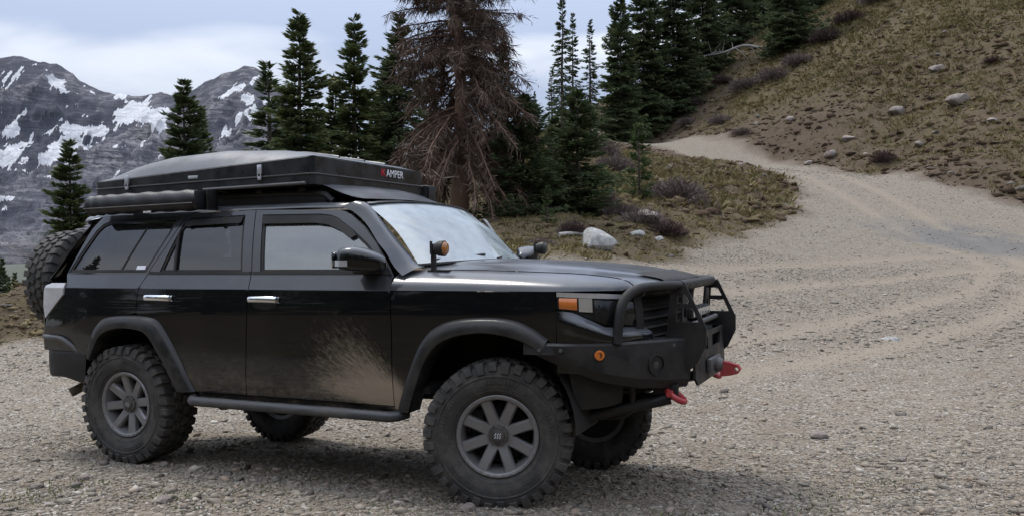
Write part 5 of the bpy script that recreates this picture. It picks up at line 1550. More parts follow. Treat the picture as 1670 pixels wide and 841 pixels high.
# ---- interior seen through the glass
MB().box((0.9, 0, 0.62), (2.9, 1.70, 0.04)).build('cabin_floor', 'dark_inner', CAR)
MB().loft([[(2.25, -0.70, 1.29), (2.30, 0, 1.31), (2.25, 0.70, 1.29)], [(1.95, -0.74, 1.24), (1.98, 0, 1.26), (1.95, 0.74, 1.24)], [(1.86, -0.74, 1.14), (1.88, 0, 1.15), (1.86, 0.74, 1.14)], [(1.92, -0.74, 0.75), (1.92, 0, 0.75), (1.92, 0.74, 0.75)]], 14, 16).build('dashboard', 'black_plastic', CAR, angle=60)
a = np.linspace(0, 2 * PI, 28, endpoint=False)
MB().tube(np.stack([1.74 + 0.08 * np.sin(a), 0.38 + 0.19 * np.cos(a), 1.16 + 0.17 * np.sin(a)], 1), 0.016, 8, closed=True).build('steering_wheel', 'black_plastic', CAR)
def seat(x, y, wd):
    mb = MB()
    mb.box((x + 0.05, y, 0.80), (0.52, wd, 0.16), bev=0.05)
    c, s = math.cos(0.30), math.sin(0.30)
    Rm = ((c, 0, -s), (0, 1, 0), (s, 0, c))
    mb.box((x - 0.27, y, 1.10), (0.14, wd, 0.60), rot=Rm, bev=0.055)
    n = 1 if wd < 0.7 else 3
    for k in range(n):
        yy = y + (k - (n - 1) / 2) * 0.45
        mb.box((x - 0.395, yy, 1.485), (0.10, 0.26, 0.17), rot=Rm, bev=0.045)
        mb.tube([(x - 0.36, yy, 1.36), (x - 0.385, yy, 1.45)], 0.02, 6)
    mb.build('seat', 'seat', CAR, angle=60)
seat(1.25, -0.38, 0.50); seat(1.25, 0.38, 0.50); seat(0.35, 0, 1.30)

# ---- underbody: frame rails, axles, wheel housings
ub = MB()
for sg in (-1, 1):
    ub.tube(cr([(-0.85, sg * 0.52, 0.72), (-0.3, sg * 0.52, 0.80), (0.3, sg * 0.52, 0.66), (1.2, sg * 0.48, 0.56), (2.3, sg * 0.45, 0.60), (2.9, sg * 0.42, 0.72), (3.55, sg * 0.42, 0.70)], 30), 0.055, 8)
ub.box((1.0, 0, 0.60), (2.3, 1.62, 0.10), bev=0.03)
ub.box((1.75, 0.1, 0.50), (0.9, 0.45, 0.16), bev=0.05)
ub.box((3.05, 0, 0.80), (1.0, 0.92, 0.36), bev=0.08)
ub.box((-0.55, 0, 0.82), (0.55, 1.45, 0.22), bev=0.08)
ub.build('chassis', 'dark_inner', CAR)
sk = MB(); sk.loft([[(3.62, -0.34, 0.60), (3.62, 0, 0.60), (3.62, 0.34, 0.60)], [(3.25, -0.34, 0.47), (3.25, 0, 0.46), (3.25, 0.34, 0.47)], [(2.4, -0.34, 0.45), (2.4, 0, 0.44), (2.4, 0.34, 0.45)]], 10, 6).build('skid_plate', 'steel_black', CAR)
ax = MB(); ax.tube([(0, -0.70, 0.405), (0, 0.70, 0.30)], 0.045, 10)
ax.lathe([(0.01, -0.16), (0.10, -0.13), (0.15, 0), (0.10, 0.13), (0.01, 0.16)], 16, (0, 0.05, 0.35), 'X')
ax.build('rear_axle', 'dark_inner', CAR, angle=60)
for sg, dz in ((-1, 0.0), (1, -0.10)):
    m = MB()
    m.tube([(2.98, sg * 0.36, 0.52 + dz * 0.3), (2.80, sg * 0.70, 0.36 + dz)], 0.035, 8)
    m.tube([(2.58, sg * 0.36, 0.52 + dz * 0.3), (2.80, sg * 0.70, 0.36 + dz)], 0.035, 8)
    m.tube([(2.75, sg * 0.50, 0.42 + dz * 0.6), (2.78, sg * 0.46, 0.98)], 0.055, 10)
    m.tube([(2.79, sg * 0.25, 0.46), (2.79, sg * 0.68, 0.405 + dz)], 0.025, 8)
    m.build('front_suspension', 'dark_inner', CAR, angle=60)
for sg in (-1, 1):                                   # wheel housings: inner liner as a half barrel
    for cx, rad, yi, a0, a1 in ((2.70, 0.555, 0.50, 0, 170), (0.13, 0.53, 0.58, 0, 172)):
        aa = np.radians(np.linspace(a0, a1, 26))
        G = np.array([[(cx + rad * math.cos(t) * kx, sg * y, 0.44 + rad * math.sin(t)) for t in aa] for y, kx in ((0.895, 1.0), (0.80, 1.0), (yi, 0.98))])
        mb = MB().grid(G, flip=(sg > 0))
        mb.grid(np.array([G[2], G[2] * V3(0, 1, 0) + V3(cx, 0, 0.5)]), flip=(sg > 0))
        mb.build('wheel_housing', 'dark_inner', CAR, angle=60)
    # splash guard ahead of the front wheel
    MB().loft([[(3.20, sg * 0.86, 0.80), (3.32, sg * 0.80, 0.80), (3.42, sg * 0.70, 0.78)], [(3.22, sg * 0.84, 0.66), (3.36, sg * 0.78, 0.65), (3.44, sg * 0.66, 0.66)], [(3.25, sg * 0.80, 0.56), (3.36, sg * 0.74, 0.57), (3.42, sg * 0.62, 0.58)]], 8, 10, flip=(sg < 0)).build('splash_guard', 'black_plastic', CAR)
    MB().tube(cr([(3.30, sg * 0.62, 0.80), (3.44, sg * 0.60, 0.74), (3.47, sg * 0.58, 0.60), (3.42, sg * 0.55, 0.50), (3.22, sg * 0.52, 0.47)], 16), 0.017, 8).build('recovery_tube', 'steel_black', CAR, angle=60)
    MB().tube([(3.14, sg * 0.66, 0.475), (3.66, sg * 0.50, 0.60)], 0.034, 8).build('lower_brace', 'steel_black', CAR, angle=60)
mb = MB(); mb.tube(cr([(-0.35, -0.52, 0.55), (-0.55, -0.62, 0.52), (-0.66, -0.80, 0.43)], 12), 0.034, 10); mb.build('exhaust_pipe', 'exhaust', CAR, angle=60)
# ------------------------------------------------------------------ wheels
def tyre_mesh():
    R = 0.405
    mb = MB()
    prof = [(0.215, 0.095), (0.232, 0.118), (0.262, 0.136), (0.300, 0.142), (0.335, 0.141), (0.362, 0.136), (0.378, 0.126), (0.386, 0.105), (0.389, 0.06), (0.390, 0.0)]
    prof = prof + [(r, -h) for r, h in prof[::-1][1:]]
    mb.lathe(prof, 72, flip=True)
    mb.lathe([(0.318, -0.1415), (0.322, -0.1465), (0.327, -0.1465), (0.331, -0.141)], 72, flip=False)
    mb.lathe([(0.243, -0.126), (0.246, -0.131), (0.250, -0.131), (0.254, -0.133)], 72, flip=False)
    def lug(th0, pts, r0, r1, taper=0.86):
        """pts: (dtheta, y) outline on the tread, raised from r0 to r1"""
        c = np.mean(pts, 0)
        V = []
        for rr, k in ((r0, 1.0), (r1, taper)):
            for p in pts:
                q = c + (np.array(p) - c) * k
                V.append((rr * math.cos(th0 + q[0]), q[1], rr * math.sin(th0 + q[0])))
        n = len(pts)
        F = [tuple(range(n, 2 * n))[::-1]] + [(i, (i + 1) % n, n + (i + 1) % n, n + i)[::-1] for i in range(n)]
        mb.add(V, F)
    N = 34
    st = 2 * PI / N
    for i in range(N):
        t = i * st
        for s in (-1, 1):
            tt = t + (0.5 * st if s > 0 else 0)
            long_ = i % 2 == 0
            lug(tt, [(-0.40 * st, s * 0.070), (0.30 * st, s * 0.062), (0.38 * st, s * (0.140 if long_ else 0.132)), (-0.30 * st, s * (0.142 if long_ else 0.134))][::s], 0.378, R - 0.004)
            # inner rows
            lug(tt + 0.35 * st, [(-0.42 * st, s * 0.010), (0.05 * st, s * 0.006), (0.44 * st, s * 0.022), (0.36 * st, s * 0.058), (-0.20 * st, s * 0.060)][::s], 0.384, R)
            # shoulder blocks running down on to the side wall
            r_in = 0.338 if long_ else 0.352
            V = []
            for rr, yy in ((r_in, 0.1405), (0.372, 0.131), (0.398, 0.128)):
                for a in (-0.30 * st, 0.36 * st):
                    V.append((rr * math.cos(tt + a), s * yy, rr * math.sin(tt + a)))
            for rr, yy in ((r_in + 0.004, 0.150), (0.376, 0.1465), (0.397, 0.137)):
                for a in (-0.24 * st, 0.30 * st):
                    V.append((rr * math.cos(tt + a), s * yy, rr * math.sin(tt + a)))
            F = [(6, 7, 9, 8), (8, 9, 11, 10), (0, 1, 7, 6), (2, 0, 6, 8), (4, 2, 8, 10), (1, 3, 9, 7), (3, 5, 11, 9), (5, 4, 10, 11)]
            mb.add(V, F if s < 0 else [f[::-1] for f in F])
    # raised lettering band on the outer wall: short radial ribs
    for i in range(90):
        if (i // 9) % 2: continue
        t = i * 2 * PI / 90
        V = [((r) * math.cos(t + a), y, (r) * math.sin(t + a)) for y in (-0.138, -0.1445) for r in (0.286, 0.308) for a in (-0.020, 0.020)]
        mb.add(V, [(4, 5, 7, 6), (0, 4, 6, 2), (1, 3, 7, 5), (0, 1, 5, 4), (2, 6, 7, 3)])
    return make_mesh('tyre', np.vstack(mb.V), mb.F, 'rubber', True, 30)

def rim_mesh():
    mb = MB()
    mb.lathe([(0.214, -0.100), (0.222, -0.108), (0.223, -0.116), (0.217, -0.121), (0.208, -0.120), (0.199, -0.114), (0.195, -0.104), (0.193, -0.085), (0.186, -0.06), (0.182, 0.0), (0.186, 0.09), (0.215, 0.10)], 64)
    for k in range(8):
        t = k * PI / 4 + PI / 8
        c, s = math.cos(t), math.sin(t)
        sec = []
        for r, wf, wb, yf in ((0.058, 0.028, 0.034, -0.074), (0.085, 0.024, 0.031, -0.080), (0.12, 0.0215, 0.030, -0.090), (0.165, 0.0205, 0.030, -0.099), (0.199, 0.024, 0.034, -0.103)):
            pr = [(-wb, yf + 0.045), (-wb, yf + 0.012), (-wf, yf), (wf, yf), (wb, yf + 0.012), (wb, yf + 0.045)]
            sec.append([(r * c - u * s, y, r * s + u * c) for u, y in pr])
        mb.grid(np.array(sec), flip=False)
    mb.lathe([(0.001, -0.074), (0.055, -0.076), (0.070, -0.074), (0.076, -0.064), (0.078, -0.03)], 32, flip=True)
    for k in range(32):                                # bead bolts around the lip
        t = k * 2 * PI / 32
        mb.box((0.209 * math.cos(t), -0.121, 0.209 * math.sin(t)), (0.007, 0.004, 0.007), rot=((math.cos(t), 0, -math.sin(t)), (0, 1, 0), (math.sin(t), 0, math.cos(t))))
    return make_mesh('rim', np.vstack(mb.V), mb.F, 'rim', True, 32)

def hub_mesh():
    mb = MB()
    a = np.linspace(0, 2 * PI, 6, endpoint=False) + PI / 6
    rows = []
    for r, y in ((0.060, -0.072), (0.058, -0.086), (0.044, -0.092), (0.036, -0.092)):
        rows.append([(r * math.cos(t), y, r * math.sin(t)) for t in a])
    mb.grid(np.array(rows), closed_v=True, flip=True)
    mb.lathe([(0.036, -0.090), (0.034, -0.098), (0.026, -0.101), (0.001, -0.101)], 24, flip=False)
    for t in a + PI / 6:
        mb.lathe([(0.009, -0.078), (0.009, -0.091), (0.001, -0.093)], 6, (0.050 * math.cos(t), 0, 0.050 * math.sin(t)), flip=False)
    return make_mesh('hub_cap', np.vstack(mb.V), mb.F, 'hub', True, 30)
def emblem_mesh():
    mb = MB()
    for dx in (-0.013, 0.0, 0.013):
        mb.tube(cr([(dx - 0.004, -0.1025, -0.014), (dx + 0.003, -0.1025, -0.004), (dx - 0.003, -0.1025, 0.004), (dx + 0.004, -0.1025, 0.014)], 9), 0.0022, 5)
    return make_mesh('hub_emblem', np.vstack(mb.V), mb.F, 'silver', True, 60)
def brake_mesh():
    mb = MB()
    mb.lathe([(0.001, -0.01), (0.075, -0.012), (0.078, 0.0), (0.16, 0.002), (0.162, 0.02), (0.10, 0.03)], 40, flip=True)
    mb.box((-0.125, 0.005, 0.06), (0.07, 0.08, 0.13), bev=0.015)
    mb.lathe([(0.186, 0.085), (0.001, 0.085)], 32, flip=True)
    return make_mesh('brake', np.vstack(mb.V), mb.F, 'dark_inner', True, 40)
WM = dict(tyre=tyre_mesh(), rim=rim_mesh(), hub_cap=hub_mesh(), hub_emblem=emblem_mesh(), brake=brake_mesh())
def wheel(name, loc, rz, spin, steer_label=None, rot=None):
    w_ = link(name, WM['rim'], CAR, loc)
    w_.rotation_euler = rot if rot else Matrix.Rotation(rz, 3, 'Z').to_4x4().to_euler()
    if not rot:
        w_.rotation_euler = (Matrix.Rotation(rz, 4, 'Z') @ Matrix.Rotation(spin, 4, 'Y')).to_euler()
    for k in ('tyre', 'hub_cap', 'hub_emblem', 'brake'): link(k, WM[k], w_)
    return w_
STEER = math.radians(17)
wheel('front_wheel', (2.765, -0.79, 0.402), STEER, 0.05).scale = (1.03, 1.0, 1.03)
wheel('front_wheel', (2.79, 0.785, 0.255), PI + STEER, 0.4)
wheel('rear_wheel', (0.0, -0.785, 0.402), 0.0, 0.25)
wheel('rear_wheel', (0.0, 0.785, 0.225), PI, 0.7)
sw = wheel('spare_wheel', (-1.14, -0.30, 1.215), 0, 0)
sw.rotation_euler = (0, 0, -PI / 2)
# spare wheel carrier
mb = MB(); mb.box((-1.0, -0.31, 1.20), (0.05, 0.30, 0.40), bev=0.01); mb.tube([(-0.98, -0.31, 1.05), (-0.98, -0.31, 0.78), (-0.98, 0.60, 0.76)], 0.035, 8); mb.tube([(-0.98, -0.15, 1.30), (-0.98, 0.55, 0.80)], 0.028, 8)
mb.build('spare_carrier', 'steel_black', CAR)

# ------------------------------------------------------------------ steel bumpers
# front bumper: plan polyline with upper and lower edges, outer end to centre
PL = [(2.985, -0.955, 0.926, 0.885), (3.10, -0.962, 0.928, 0.84), (3.25, -0.955, 0.930, 0.785), (3.40, -0.90, 0.932, 0.73), (3.55, -0.745, 0.932, 0.685), (3.66, -0.58, 0.930, 0.662), (3.755, -0.43, 0.928, 0.655)]
for sg in (-1, 1):
    mb = MB()
    P = np.array(PL)
    rows = []
    N_ = 44
    D = np.stack([np.interp(np.linspace(0, 1, N_), np.linspace(0, 1, len(P)), P[:, k]) for k in range(4)], 1)
    D = np.stack([cr(np.c_[P[:, :2], P[:, 2]], N_)[:, 0], cr(np.c_[P[:, :2], P[:, 2]], N_)[:, 1], D[:, 2], D[:, 3]], 1)
    def row(off_in, which, dz=0.0, low=0.0):
        z = D[:, 2] if which == 't' else D[:, 3]
        tg_ = np.gradient(D[:, :2], axis=0); nn = np.stack([tg_[:, 1], -tg_[:, 0]], 1); nn /= np.linalg.norm(nn, axis=1)[:, None]
        nn *= -1
        xy = D[:, :2] + nn * off_in
        return np.stack([xy[:, 0], xy[:, 1] * -sg, z + dz], 1)
    # shelf, folded top edge, face, lower fold
    G = np.array([row(0.14, 't', 0.0), row(0.012, 't', 0.0), row(0.0, 't', -0.012), row(-0.004, 't', -0.06), row(0.0, 'b', 0.05), row(0.03, 'b', 0.0), row(0.12, 'b', 0.01)])
    mb.grid(G, flip=(sg < 0))
    bw = mb.build('bumper_wing', 'steel_black', CAR, angle=28)
    # marker light and round fog recess on the wing
    k = 26
    for nm, i_, z_, r_, mt in (('marker_light', 21, 0.872, 0.026, 'amber'), ('fog_light_recess', 33, 0.80, 0.052, 'dark_inner')):
        c = np.array([D[i_, 0], D[i_, 1] * -sg, z_]); tgv = D[i_ + 1, :2] - D[i_ - 1, :2]; nn = np.array([-tgv[1], tgv[0]]) * -1; nn /= np.linalg.norm(nn)
        if nn[0] * 0 + nn[1] * 1 > 0: nn = -nn
        nv = np.array([nn[0], nn[1] * -sg, 0]); uv = np.array([-nv[1], nv[0], 0])
        a = np.linspace(0, 2 * PI, 20, endpoint=False)
        rr = []
        for rad, o in (((1.0, 0.004), (1.0, 0.012), (0.62, 0.014), (0.55, 0.010), (0.02, 0.010)) if nm == 'marker_light' else ((1.12, 0.004), (1.08, 0.010), (0.95, 0.010), (0.9, -0.03), (0.02, -0.04))):
            rr.append([c + nv * o + r_ * rad * (math.cos(t) * uv + math.sin(t) * V3(0, 0, 1)) for t in a])
        lt = MB().grid(np.array(rr), closed_v=True, flip=False).build(nm, mt if nm == 'marker_light' else 'steel_black', bw, angle=40)
        if nm == 'marker_light':
            MB().lathe([(0.011, 0.0), (0.011, 0.004), (0.001, 0.004)], 12, tuple(c + nv * 0.012), 'Y').build('marker_centre', 'dark_inner', bw)
        else:
            G = [[c + nv * o + r_ * rad * (math.cos(t) * uv + math.sin(t) * V3(0, 0, 1)) for t in a] for rad, o in ((0.72, -0.018), (0.70, -0.004), (0.4, 0.002), (0.02, 0.004))]
            MB().grid(np.array(G), closed_v=True).build('fog_light', 'hub', bw, angle=40)
    # side plate of the centre cage
    prof = [(3.63, 0.93), (3.655, 1.215), (3.740, 1.215), (3.850, 0.985), (3.850, 0.895), (3.80, 0.79), (3.70, 0.70), (3.63, 0.70)]
    holes = [[(3.695, 1.165), (3.738, 1.165), (3.764, 1.115), (3.692, 1.115)], [(3.690, 1.090), (3.776, 1.090), (3.808, 1.015), (3.686, 1.015)]]
    mb = MB(); plate(mb, prof, holes, lambda u, v, d: (u, sg * (0.445 + d), v), 0.014)
    mb.build('cage_plate', 'steel_black', CAR, smooth=False)
    # inner light bracket
    mb = MB(); plate(mb, [(0.24, 0.95), (0.38, 0.95), (0.36, 1.17), (0.27, 1.17)], [[(0.275, 1.03), (0.345, 1.03), (0.335, 1.10), (0.285, 1.10)]], lambda u, v, d: (3.70 - d, sg * u, v), 0.012)
    mb.build('cage_bracket', 'steel_black', CAR, smooth=False)
    for i_ in (6, 12, 38):
        c = np.array([D[i_, 0], D[i_, 1] * -sg, D[i_, 2] - 0.035]); MB().lathe([(0.011, 0.0), (0.011, sg * 0.010), (0.001, sg * 0.011)], 6, tuple(c), 'Y').build('bolt', 'steel_grey', bw)
    # headlamp hoop
    P = cr([(3.700, sg * 0.43, 1.213), (3.63, sg * 0.56, 1.216), (3.56, sg * 0.67, 1.211), (3.512, sg * 0.750, 1.185), (3.482, sg * 0.803, 1.125), (3.470, sg * 0.826, 1.03), (3.465, sg * 0.836, 0.925)], 40)
    MB().tube(P, 0.0265, 14).build('headlight_hoop', 'steel_black', CAR, angle=60)
MB().tube([(3.700, -0.43, 1.213), (3.705, 0, 1.213), (3.700, 0.43, 1.213)], 0.0285, 14).build('cage_top_bar', 'steel_black', CAR, angle=60)
MB().tube([(3.73, -0.42, 0.985), (3.73, 0.42, 0.985)], 0.016, 10).build('cage_cross_bar', 'steel_grey', CAR, angle=60)
lb = MB().box((3.70, 0, 1.045), (0.06, 0.50, 0.06), bev=0.01).build('light_bar', 'black_plastic', CAR)
for i in range(10): MB().box((3.732, -0.216 + i * 0.048, 1.045), (0.006, 0.040, 0.042), bev=0.002).build('light_cell', 'lens', lb)
mb = MB(); plate(mb, [(-0.424, 0.928), (0.424, 0.928), (0.424, 0.70), (0.36, 0.655), (-0.36, 0.655), (-0.424, 0.70)], [[(-0.33, 0.90), (-0.06, 0.90), (-0.06, 0.83), (-0.30, 0.83)], [(0.06, 0.90), (0.33, 0.90), (0.30, 0.83), (0.06, 0.83)]],
                 lambda u, v, d: (3.775 - d + (0.928 - v) * 0.04, u, v), 0.014)
mb.build('winch_plate', 'steel_black', CAR, smooth=False)
MB().box((3.66, 0, 0.86), (0.14, 0.72, 0.16), bev=0.03).build('winch', 'dark_inner', CAR)
fl = MB(); fl.box((3.80, 0, 0.735), (0.03, 0.30, 0.085), bev=0.012)
fl.lathe([(0.001, 0.0), (0.042, 0.002), (0.046, 0.03), (0.030, 0.055), (0.001, 0.058)], 20, (3.805, -0.03, 0.735), 'X', flip=True); fl.build('fairlead', 'steel_grey', CAR)
# red tow hook of the winch line
mb = MB()
G = [(0.052, -0.030), (0.068, 0.0), (0.052, 0.030)]
a = np.linspace(0, 2 * PI, 20, endpoint=False)
plate(mb, [(3.845, 0.665), (3.90, 0.672), (3.945, 0.685), (3.962, 0.71), (3.945, 0.735), (3.90, 0.748), (3.845, 0.755)], [[(3.938 + 0.013 * math.cos(t), 0.710 + 0.013 * math.sin(t)) for t in a[::2]]], lambda u, v, d: (u, -0.05 + d, v), 0.05)
mb.build('tow_hook', 'red', CAR, smooth=False)
for sg in (-1, 1):
    # shackle tab, bow and pin
    y = sg * 0.50
    MB().box((3.635, y, 0.635), (0.14, 0.03, 0.085), bev=0.006).build('shackle_mount', 'steel_black', CAR)
    t = np.linspace(-0.35 * PI, 1.35 * PI, 22)
    q = np.stack([3.690 + 0.052 * np.sin(t) * 0.9, np.full(22, y) + 0.046 * np.cos(t), 0.615 - 0.042 * np.sin(t) * 0.7], 1)
    sh = MB().tube(q, 0.017, 10).build('shackle', 'red', CAR, angle=60)
    MB().tube([(3.668, y - 0.072, 0.632), (3.668, y + 0.072, 0.632)], 0.016, 8).build('shackle_pin', 'red', sh, angle=60)

# rear bumper: boxed corner with a bent tube over it
for sg in (-1, 1):
    rows = []
    for z, sh_, x1 in ((0.745, 0.0, -0.335), (0.740, 0.008, -0.335), (0.66, 0.010, -0.345), (0.575, 0.004, -0.36), (0.56, -0.02, -0.365)):
        rows.append([(x1, sg * (0.915 + sh_), z - 0.075 * max(0, (0.7 - z)) / 0.14 * 0.6), (-0.55, sg * (0.925 + sh_), z), (-0.72, sg * (0.900 + sh_), z), (-0.84, sg * (0.80 + sh_), z), (-0.96, sg * (0.60), z), (-1.0, sg * 0.3, z), (-1.0, 0, z)])
    mb = MB(); mb.loft(rows, 14, 30, flip=(sg > 0))
    G = np.array([cr(rows[0], 30), cr(rows[0], 30) * V3(1, 0.86, 1) + V3(0.05, 0, -0.002)]); mb.grid(G, flip=(sg < 0))
    G = np.array([cr(rows[-1], 30), cr(rows[-1], 30) * V3(1, 0.80, 1) + V3(0.08, 0, 0.03)]); mb.grid(G, flip=(sg > 0))
    rb = mb.build('rear_bumper', 'steel_black', CAR, angle=30)
    P = cr([(-0.43, sg * 0.905, 0.745), (-0.50, sg * 0.925, 0.80), (-0.58, sg * 0.930, 0.836), (-0.70, sg * 0.92, 0.842), (-0.83, sg * 0.86, 0.842), (-0.93, sg * 0.72, 0.842), (-1.0, sg * 0.45, 0.842)], 34)
    MB().tube(P, 0.020, 10).build('bumper_tube', 'slider', rb, angle=60)

# ---- ditch lights by the windscreen
for sg in (-1, 1):
    mb = MB(); mb.box((2.34, sg * 0.765, 1.375), (0.012, 0.05, 0.17), bev=0.003); mb.box((2.38, sg * 0.765, 1.305), (0.14, 0.045, 0.012), bev=0.003)
    mb.tube([(2.335, sg * 0.785, 1.40), (2.335, sg * 0.785, 1.475)], 0.008, 6)
    dl = mb.build('ditch_light_bracket', 'steel_black', CAR)
    mb = MB(); mb.lathe([(0.001, -0.035), (0.032, -0.032), (0.044, -0.005), (0.046, 0.028), (0.040, 0.031)], 22, (2.385, sg * 0.765, 1.432), 'X', flip=True); mb.build('lamp_housing', 'black_plastic', dl, angle=50)
    mb = MB(); mb.lathe([(0.040, 0.030), (0.034, 0.040), (0.001, 0.044)], 22, (2.385, sg * 0.765, 1.432), 'X', flip=True); mb.build('lamp_lens', 'amber_dark' if sg < 0 else 'hub', dl, angle=60)

# ---- roof rack under the tent
rk = MB()
for sg in (-1, 1):
    rk.tube(cr([(-0.42, sg * 0.60, 1.745), (-0.30, sg * 0.60, 1.80), (0.5, sg * 0.60, 1.805), (1.35, sg * 0.60, 1.80), (1.52, sg * 0.59, 1.745)], 30), 0.022, 8)
    rk.box((0.55, sg * 0.60, 1.765), (1.85, 0.02, 0.075), bev=0.005)
for x in (-0.25, 0.15, 0.55, 0.95, 1.3): rk.box((x, 0, 1.825), (0.055, 1.26, 0.026), bev=0.006)
rk = rk.build('roof_rack', 'steel_black', CAR)
rows = []
for x, z in ((1.475, 1.855), (1.53, 1.838), (1.62, 1.800), (1.72, 1.768), (1.80, 1.752)):
    rows.append([(x - 0.05, -0.60, z + 0.0), (x - 0.01, -0.45, z + 0.002), (x + 0.03, -0.2, z + 0.006), (x + 0.035, 0, z + 0.006), (x + 0.03, 0.2, z + 0.006), (x - 0.01, 0.45, z + 0.002), (x - 0.05, 0.60, z)])
MB().loft(rows, 14, 30, flip=False).build('wind_fairing', 'paint', CAR, angle=70)

# ------------------------------------------------------------------ roof tent (a thing of its own on the rack)
def on_car(name):
    e = empty(name, CAR_POS); e.rotation_euler = (ROLL, 0, -CTH)
    return e
TENT = on_car('roof_tent')
tagit(TENT, 'closed hard-shell roof tent with blue-grey lid strapped on the SUV roof rack', 'roof tent')
def rrect(x0, x1, y0, y1, r, n=7):
    out = []
    for cx, cy, a0 in ((x1 - r, y1 - r, 0), (x0 + r, y1 - r, 90), (x0 + r, y0 + r, 180), (x1 - r, y0 + r, 270)):
        for k in range(n):
            t = math.radians(a0 + 90 * k / (n - 1)); out.append((cx + r * math.cos(t), cy + r * math.sin(t)))
    return out
TX0, TX1, TY0, TY1 = -0.485, 1.452, -0.705, 0.665
def ring(inset, zf, r=0.045):
    """ring of the tent outline; zf gives height from x"""
    return [(x, y, zf(x)) for x, y in rrect(TX0 + inset, TX1 - inset, TY0 + inset, TY1 - inset, r)]
seam = lambda x: np.interp(x, [TX0, TX1], [1.892, 1.918])
rail = lambda x: np.interp(x, [TX0, TX1], [1.940, 2.026])
mb = MB()
mb.grid(np.array([ring(0.04, lambda x: 1.842), ring(0.0, lambda x: 1.848), ring(0.0, lambda x: seam(x) - 0.006), ring(0.012, lambda x: seam(x) - 0.004)]), closed_v=True, flip=False)
mb.add([(TX0 + .05, TY0 + .05, 1.8425), (TX1 - .05, TY0 + .05, 1.8425), (TX1 - .05, TY1 - .05, 1.8425), (TX0 + .05, TY1 - .05, 1.8425)], [(3, 2, 1, 0)])
base_ = mb.build('base_tray', 'tent_side', TENT, angle=40)
MB().grid(np.array([ring(-0.002, lambda x: seam(x) - 0.008), ring(-0.008, lambda x: seam(x) - 0.005), ring(-0.008, lambda x: seam(x) + 0.001), ring(-0.002, lambda x: seam(x) + 0.004)]), closed_v=True).build('seam_trim', 'steel_grey', base_, angle=60)
mb = MB()
mb.grid(np.array([ring(0.006, lambda x: seam(x) + 0.002), ring(0.0, lambda x: seam(x) + 0.006), ring(0.0, lambda x: rail(x) - 0.004), ring(0.006, rail)]), closed_v=True)
frame = mb.build('lid_frame', 'tent_side', TENT, angle=40)
# crowned lid
nu, nv = 44, 30
G = np.zeros((nu, nv, 3))
for i in range(nu):
    for j in range(nv):
        u, v = i / (nu - 1), j / (nv - 1)
        x = TX0 + 0.005 + (TX1 - TX0 - 0.010) * u; y = TY0 + 0.005 + (TY1 - TY0 - 0.010) * v
        edge = min(v, 1 - v) * (TY1 - TY0); ex = (x - TX0); ef = TX1 - x
        crown = np.interp(x, [TX0, -0.36, -0.2, 0.1, 0.6, 1.1, 1.35, TX1], [0.0, 0.055, 0.105, 0.140, 0.135, 0.085, 0.035, 0.0])
        k = 1 - (1 - min(1, edge / 0.22)) ** 2.2
        G[i, j] = (x, y, rail(x) + 0.002 + crown * k)
lid = MB().grid(G, flip=True).build('lid', 'tent_lid', TENT, angle=70)
for yy in (-0.30, 0.0, 0.27):                       # moulded ribs along the lid
    P = [(x, yy, rail(x) + 0.004 + np.interp(x, [TX0, -0.36, -0.2, 0.1, 0.6, 1.1, 1.35, TX1], [0.0, 0.055, 0.105, 0.140, 0.135, 0.085, 0.035, 0.0])) for x in np.linspace(-0.30, 1.36, 30)]
    MB().tube(P, 0.012, 6).build('lid_rib', 'tent_lid', lid, angle=60)
for x in (-0.145, 1.035):
    mb = MB(); z = float(seam(x))
    mb.box((x, TY0 - 0.010, z + 0.045), (0.034, 0.014, 0.060), bev=0.004); mb.box((x, TY0 - 0.011, z - 0.012), (0.026, 0.014, 0.022), bev=0.003); mb.tube([(x - 0.012, TY0 - 0.016, z - 0.01), (x - 0.012, TY0 - 0.016, z + 0.03)], 0.004, 6); mb.tube([(x + 0.012, TY0 - 0.016, z - 0.01), (x + 0.012, TY0 - 0.016, z + 0.03)], 0.004, 6)
    mb.build('latch', 'silver', TENT)
MB().box((0.46, TY0 - 0.003, 1.935), (0.085, 0.004, 0.020), bev=0.001).build('side_badge', 'silver', TENT)
MB().tube([(0.56, TY0 - 0.012, 1.846), (1.40, TY0 - 0.012, 1.856)], 0.011, 8).build('mounting_rail', 'steel_grey', TENT, angle=60)
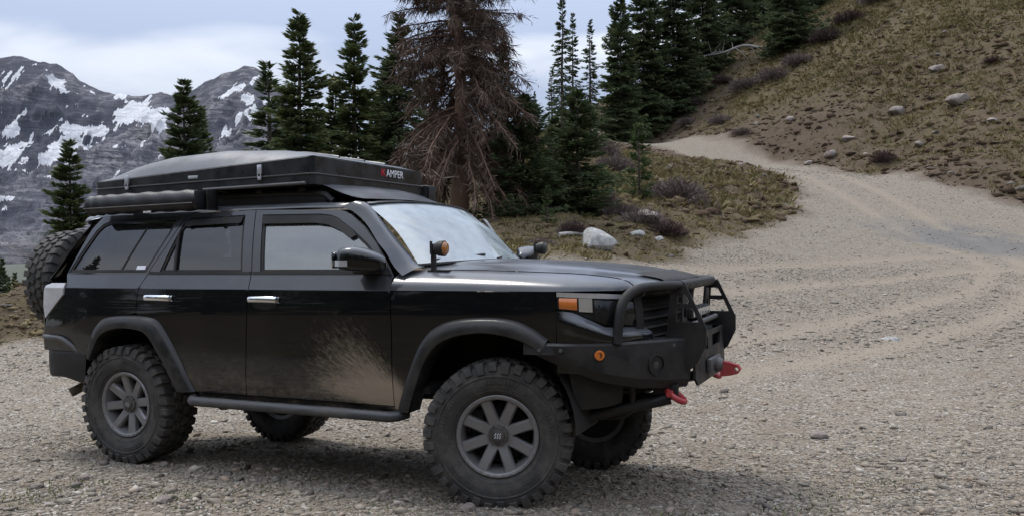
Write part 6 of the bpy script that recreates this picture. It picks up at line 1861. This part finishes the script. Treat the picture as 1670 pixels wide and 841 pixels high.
def lettering(name, body, mat, size, y0, z0, parent):
    cu = bpy.data.curves.new(name, 'FONT'); cu.body = body; cu.size = size; cu.extrude = 0.0015
    tmp = bpy.data.objects.new(name, cu); COL.objects.link(tmp)
    dg = bpy.context.evaluated_depsgraph_get(); dg.update()
    me = bpy.data.meshes.new_from_object(tmp.evaluated_get(dg)); bpy.data.objects.remove(tmp)
    me.materials.clear(); me.materials.append(MT[mat])
    n = len(me.vertices); co = np.empty(n * 3); me.vertices.foreach_get('co', co); co = co.reshape(-1, 3)
    wd = co[:, 0].max()
    V = np.stack([TX1 + 0.0025 + co[:, 2], y0 + co[:, 0], z0 + co[:, 1]], 1)
    me.vertices.foreach_set('co', V.ravel()); me.update()
    return link(name, me, parent), wd
a_, w0_ = lettering('logo_red', 'iK', 'red_print', 0.075, 0.06, 1.955, TENT)
lettering('logo_white', 'AMPER', 'white_print', 0.075, 0.06 + w0_ + 0.008, 1.955, TENT)

# awning bag slung along the passenger side of the rack
AW = on_car('awning_bag')
tagit(AW, 'rolled black awning bag hanging under the side of the roof tent', 'awning')
P = cr([(-0.41, -0.80, 1.762), (-0.2, -0.80, 1.768), (0.2, -0.80, 1.772), (0.605, -0.80, 1.772)], 26)
rr = 0.066 + 0.004 * np.sin(np.arange(26) * 1.7); rr[0] *= 0.8; rr[-1] *= 0.86; rr[-2] *= 0.98
mb = MB(); mb.tube(P, rr, 18); V = np.vstack(mb.V); V[:, 2] = 1.768 + (V[:, 2] - 1.768) * 1.05
me = make_mesh('bag', V, mb.F, 'canvas', True, 60); bag = link('bag', me, AW)
MB().box((0.62, -0.80, 1.772), (0.03, 0.12, 0.13), bev=0.02).build('end_cap', 'canvas', AW)
MB().box((0.66, -0.745, 1.772), (0.012, 0.10, 0.135), bev=0.003).build('mount_bracket', 'steel_black', AW)
MB().box((-0.10, -0.745, 1.77), (0.03, 0.10, 0.12), bev=0.003).build('mount_bracket', 'steel_black', AW)
MB().tube([(-0.40, -0.865, 1.742), (0.60, -0.865, 1.752)], 0.004, 5).build('zip', 'steel_grey', AW)
MB().box((0.17, -0.835, 1.706), (0.07, 0.004, 0.014), bev=0.001).build('tag', 'white_trim', AW)
# dark case fixed on the driver's side of the rack
CASE = on_car('side_case')
tagit(CASE, 'upright black case peeking out behind the front right corner of the roof tent', 'case')
MB().box((0.95, 0.735, 1.835), (1.06, 0.13, 0.19), bev=0.025).build('shell', 'black_plastic', CASE)
MB().box((1.484, 0.735, 1.835), (0.012, 0.11, 0.17), bev=0.005).build('end_cap', 'canvas', CASE)
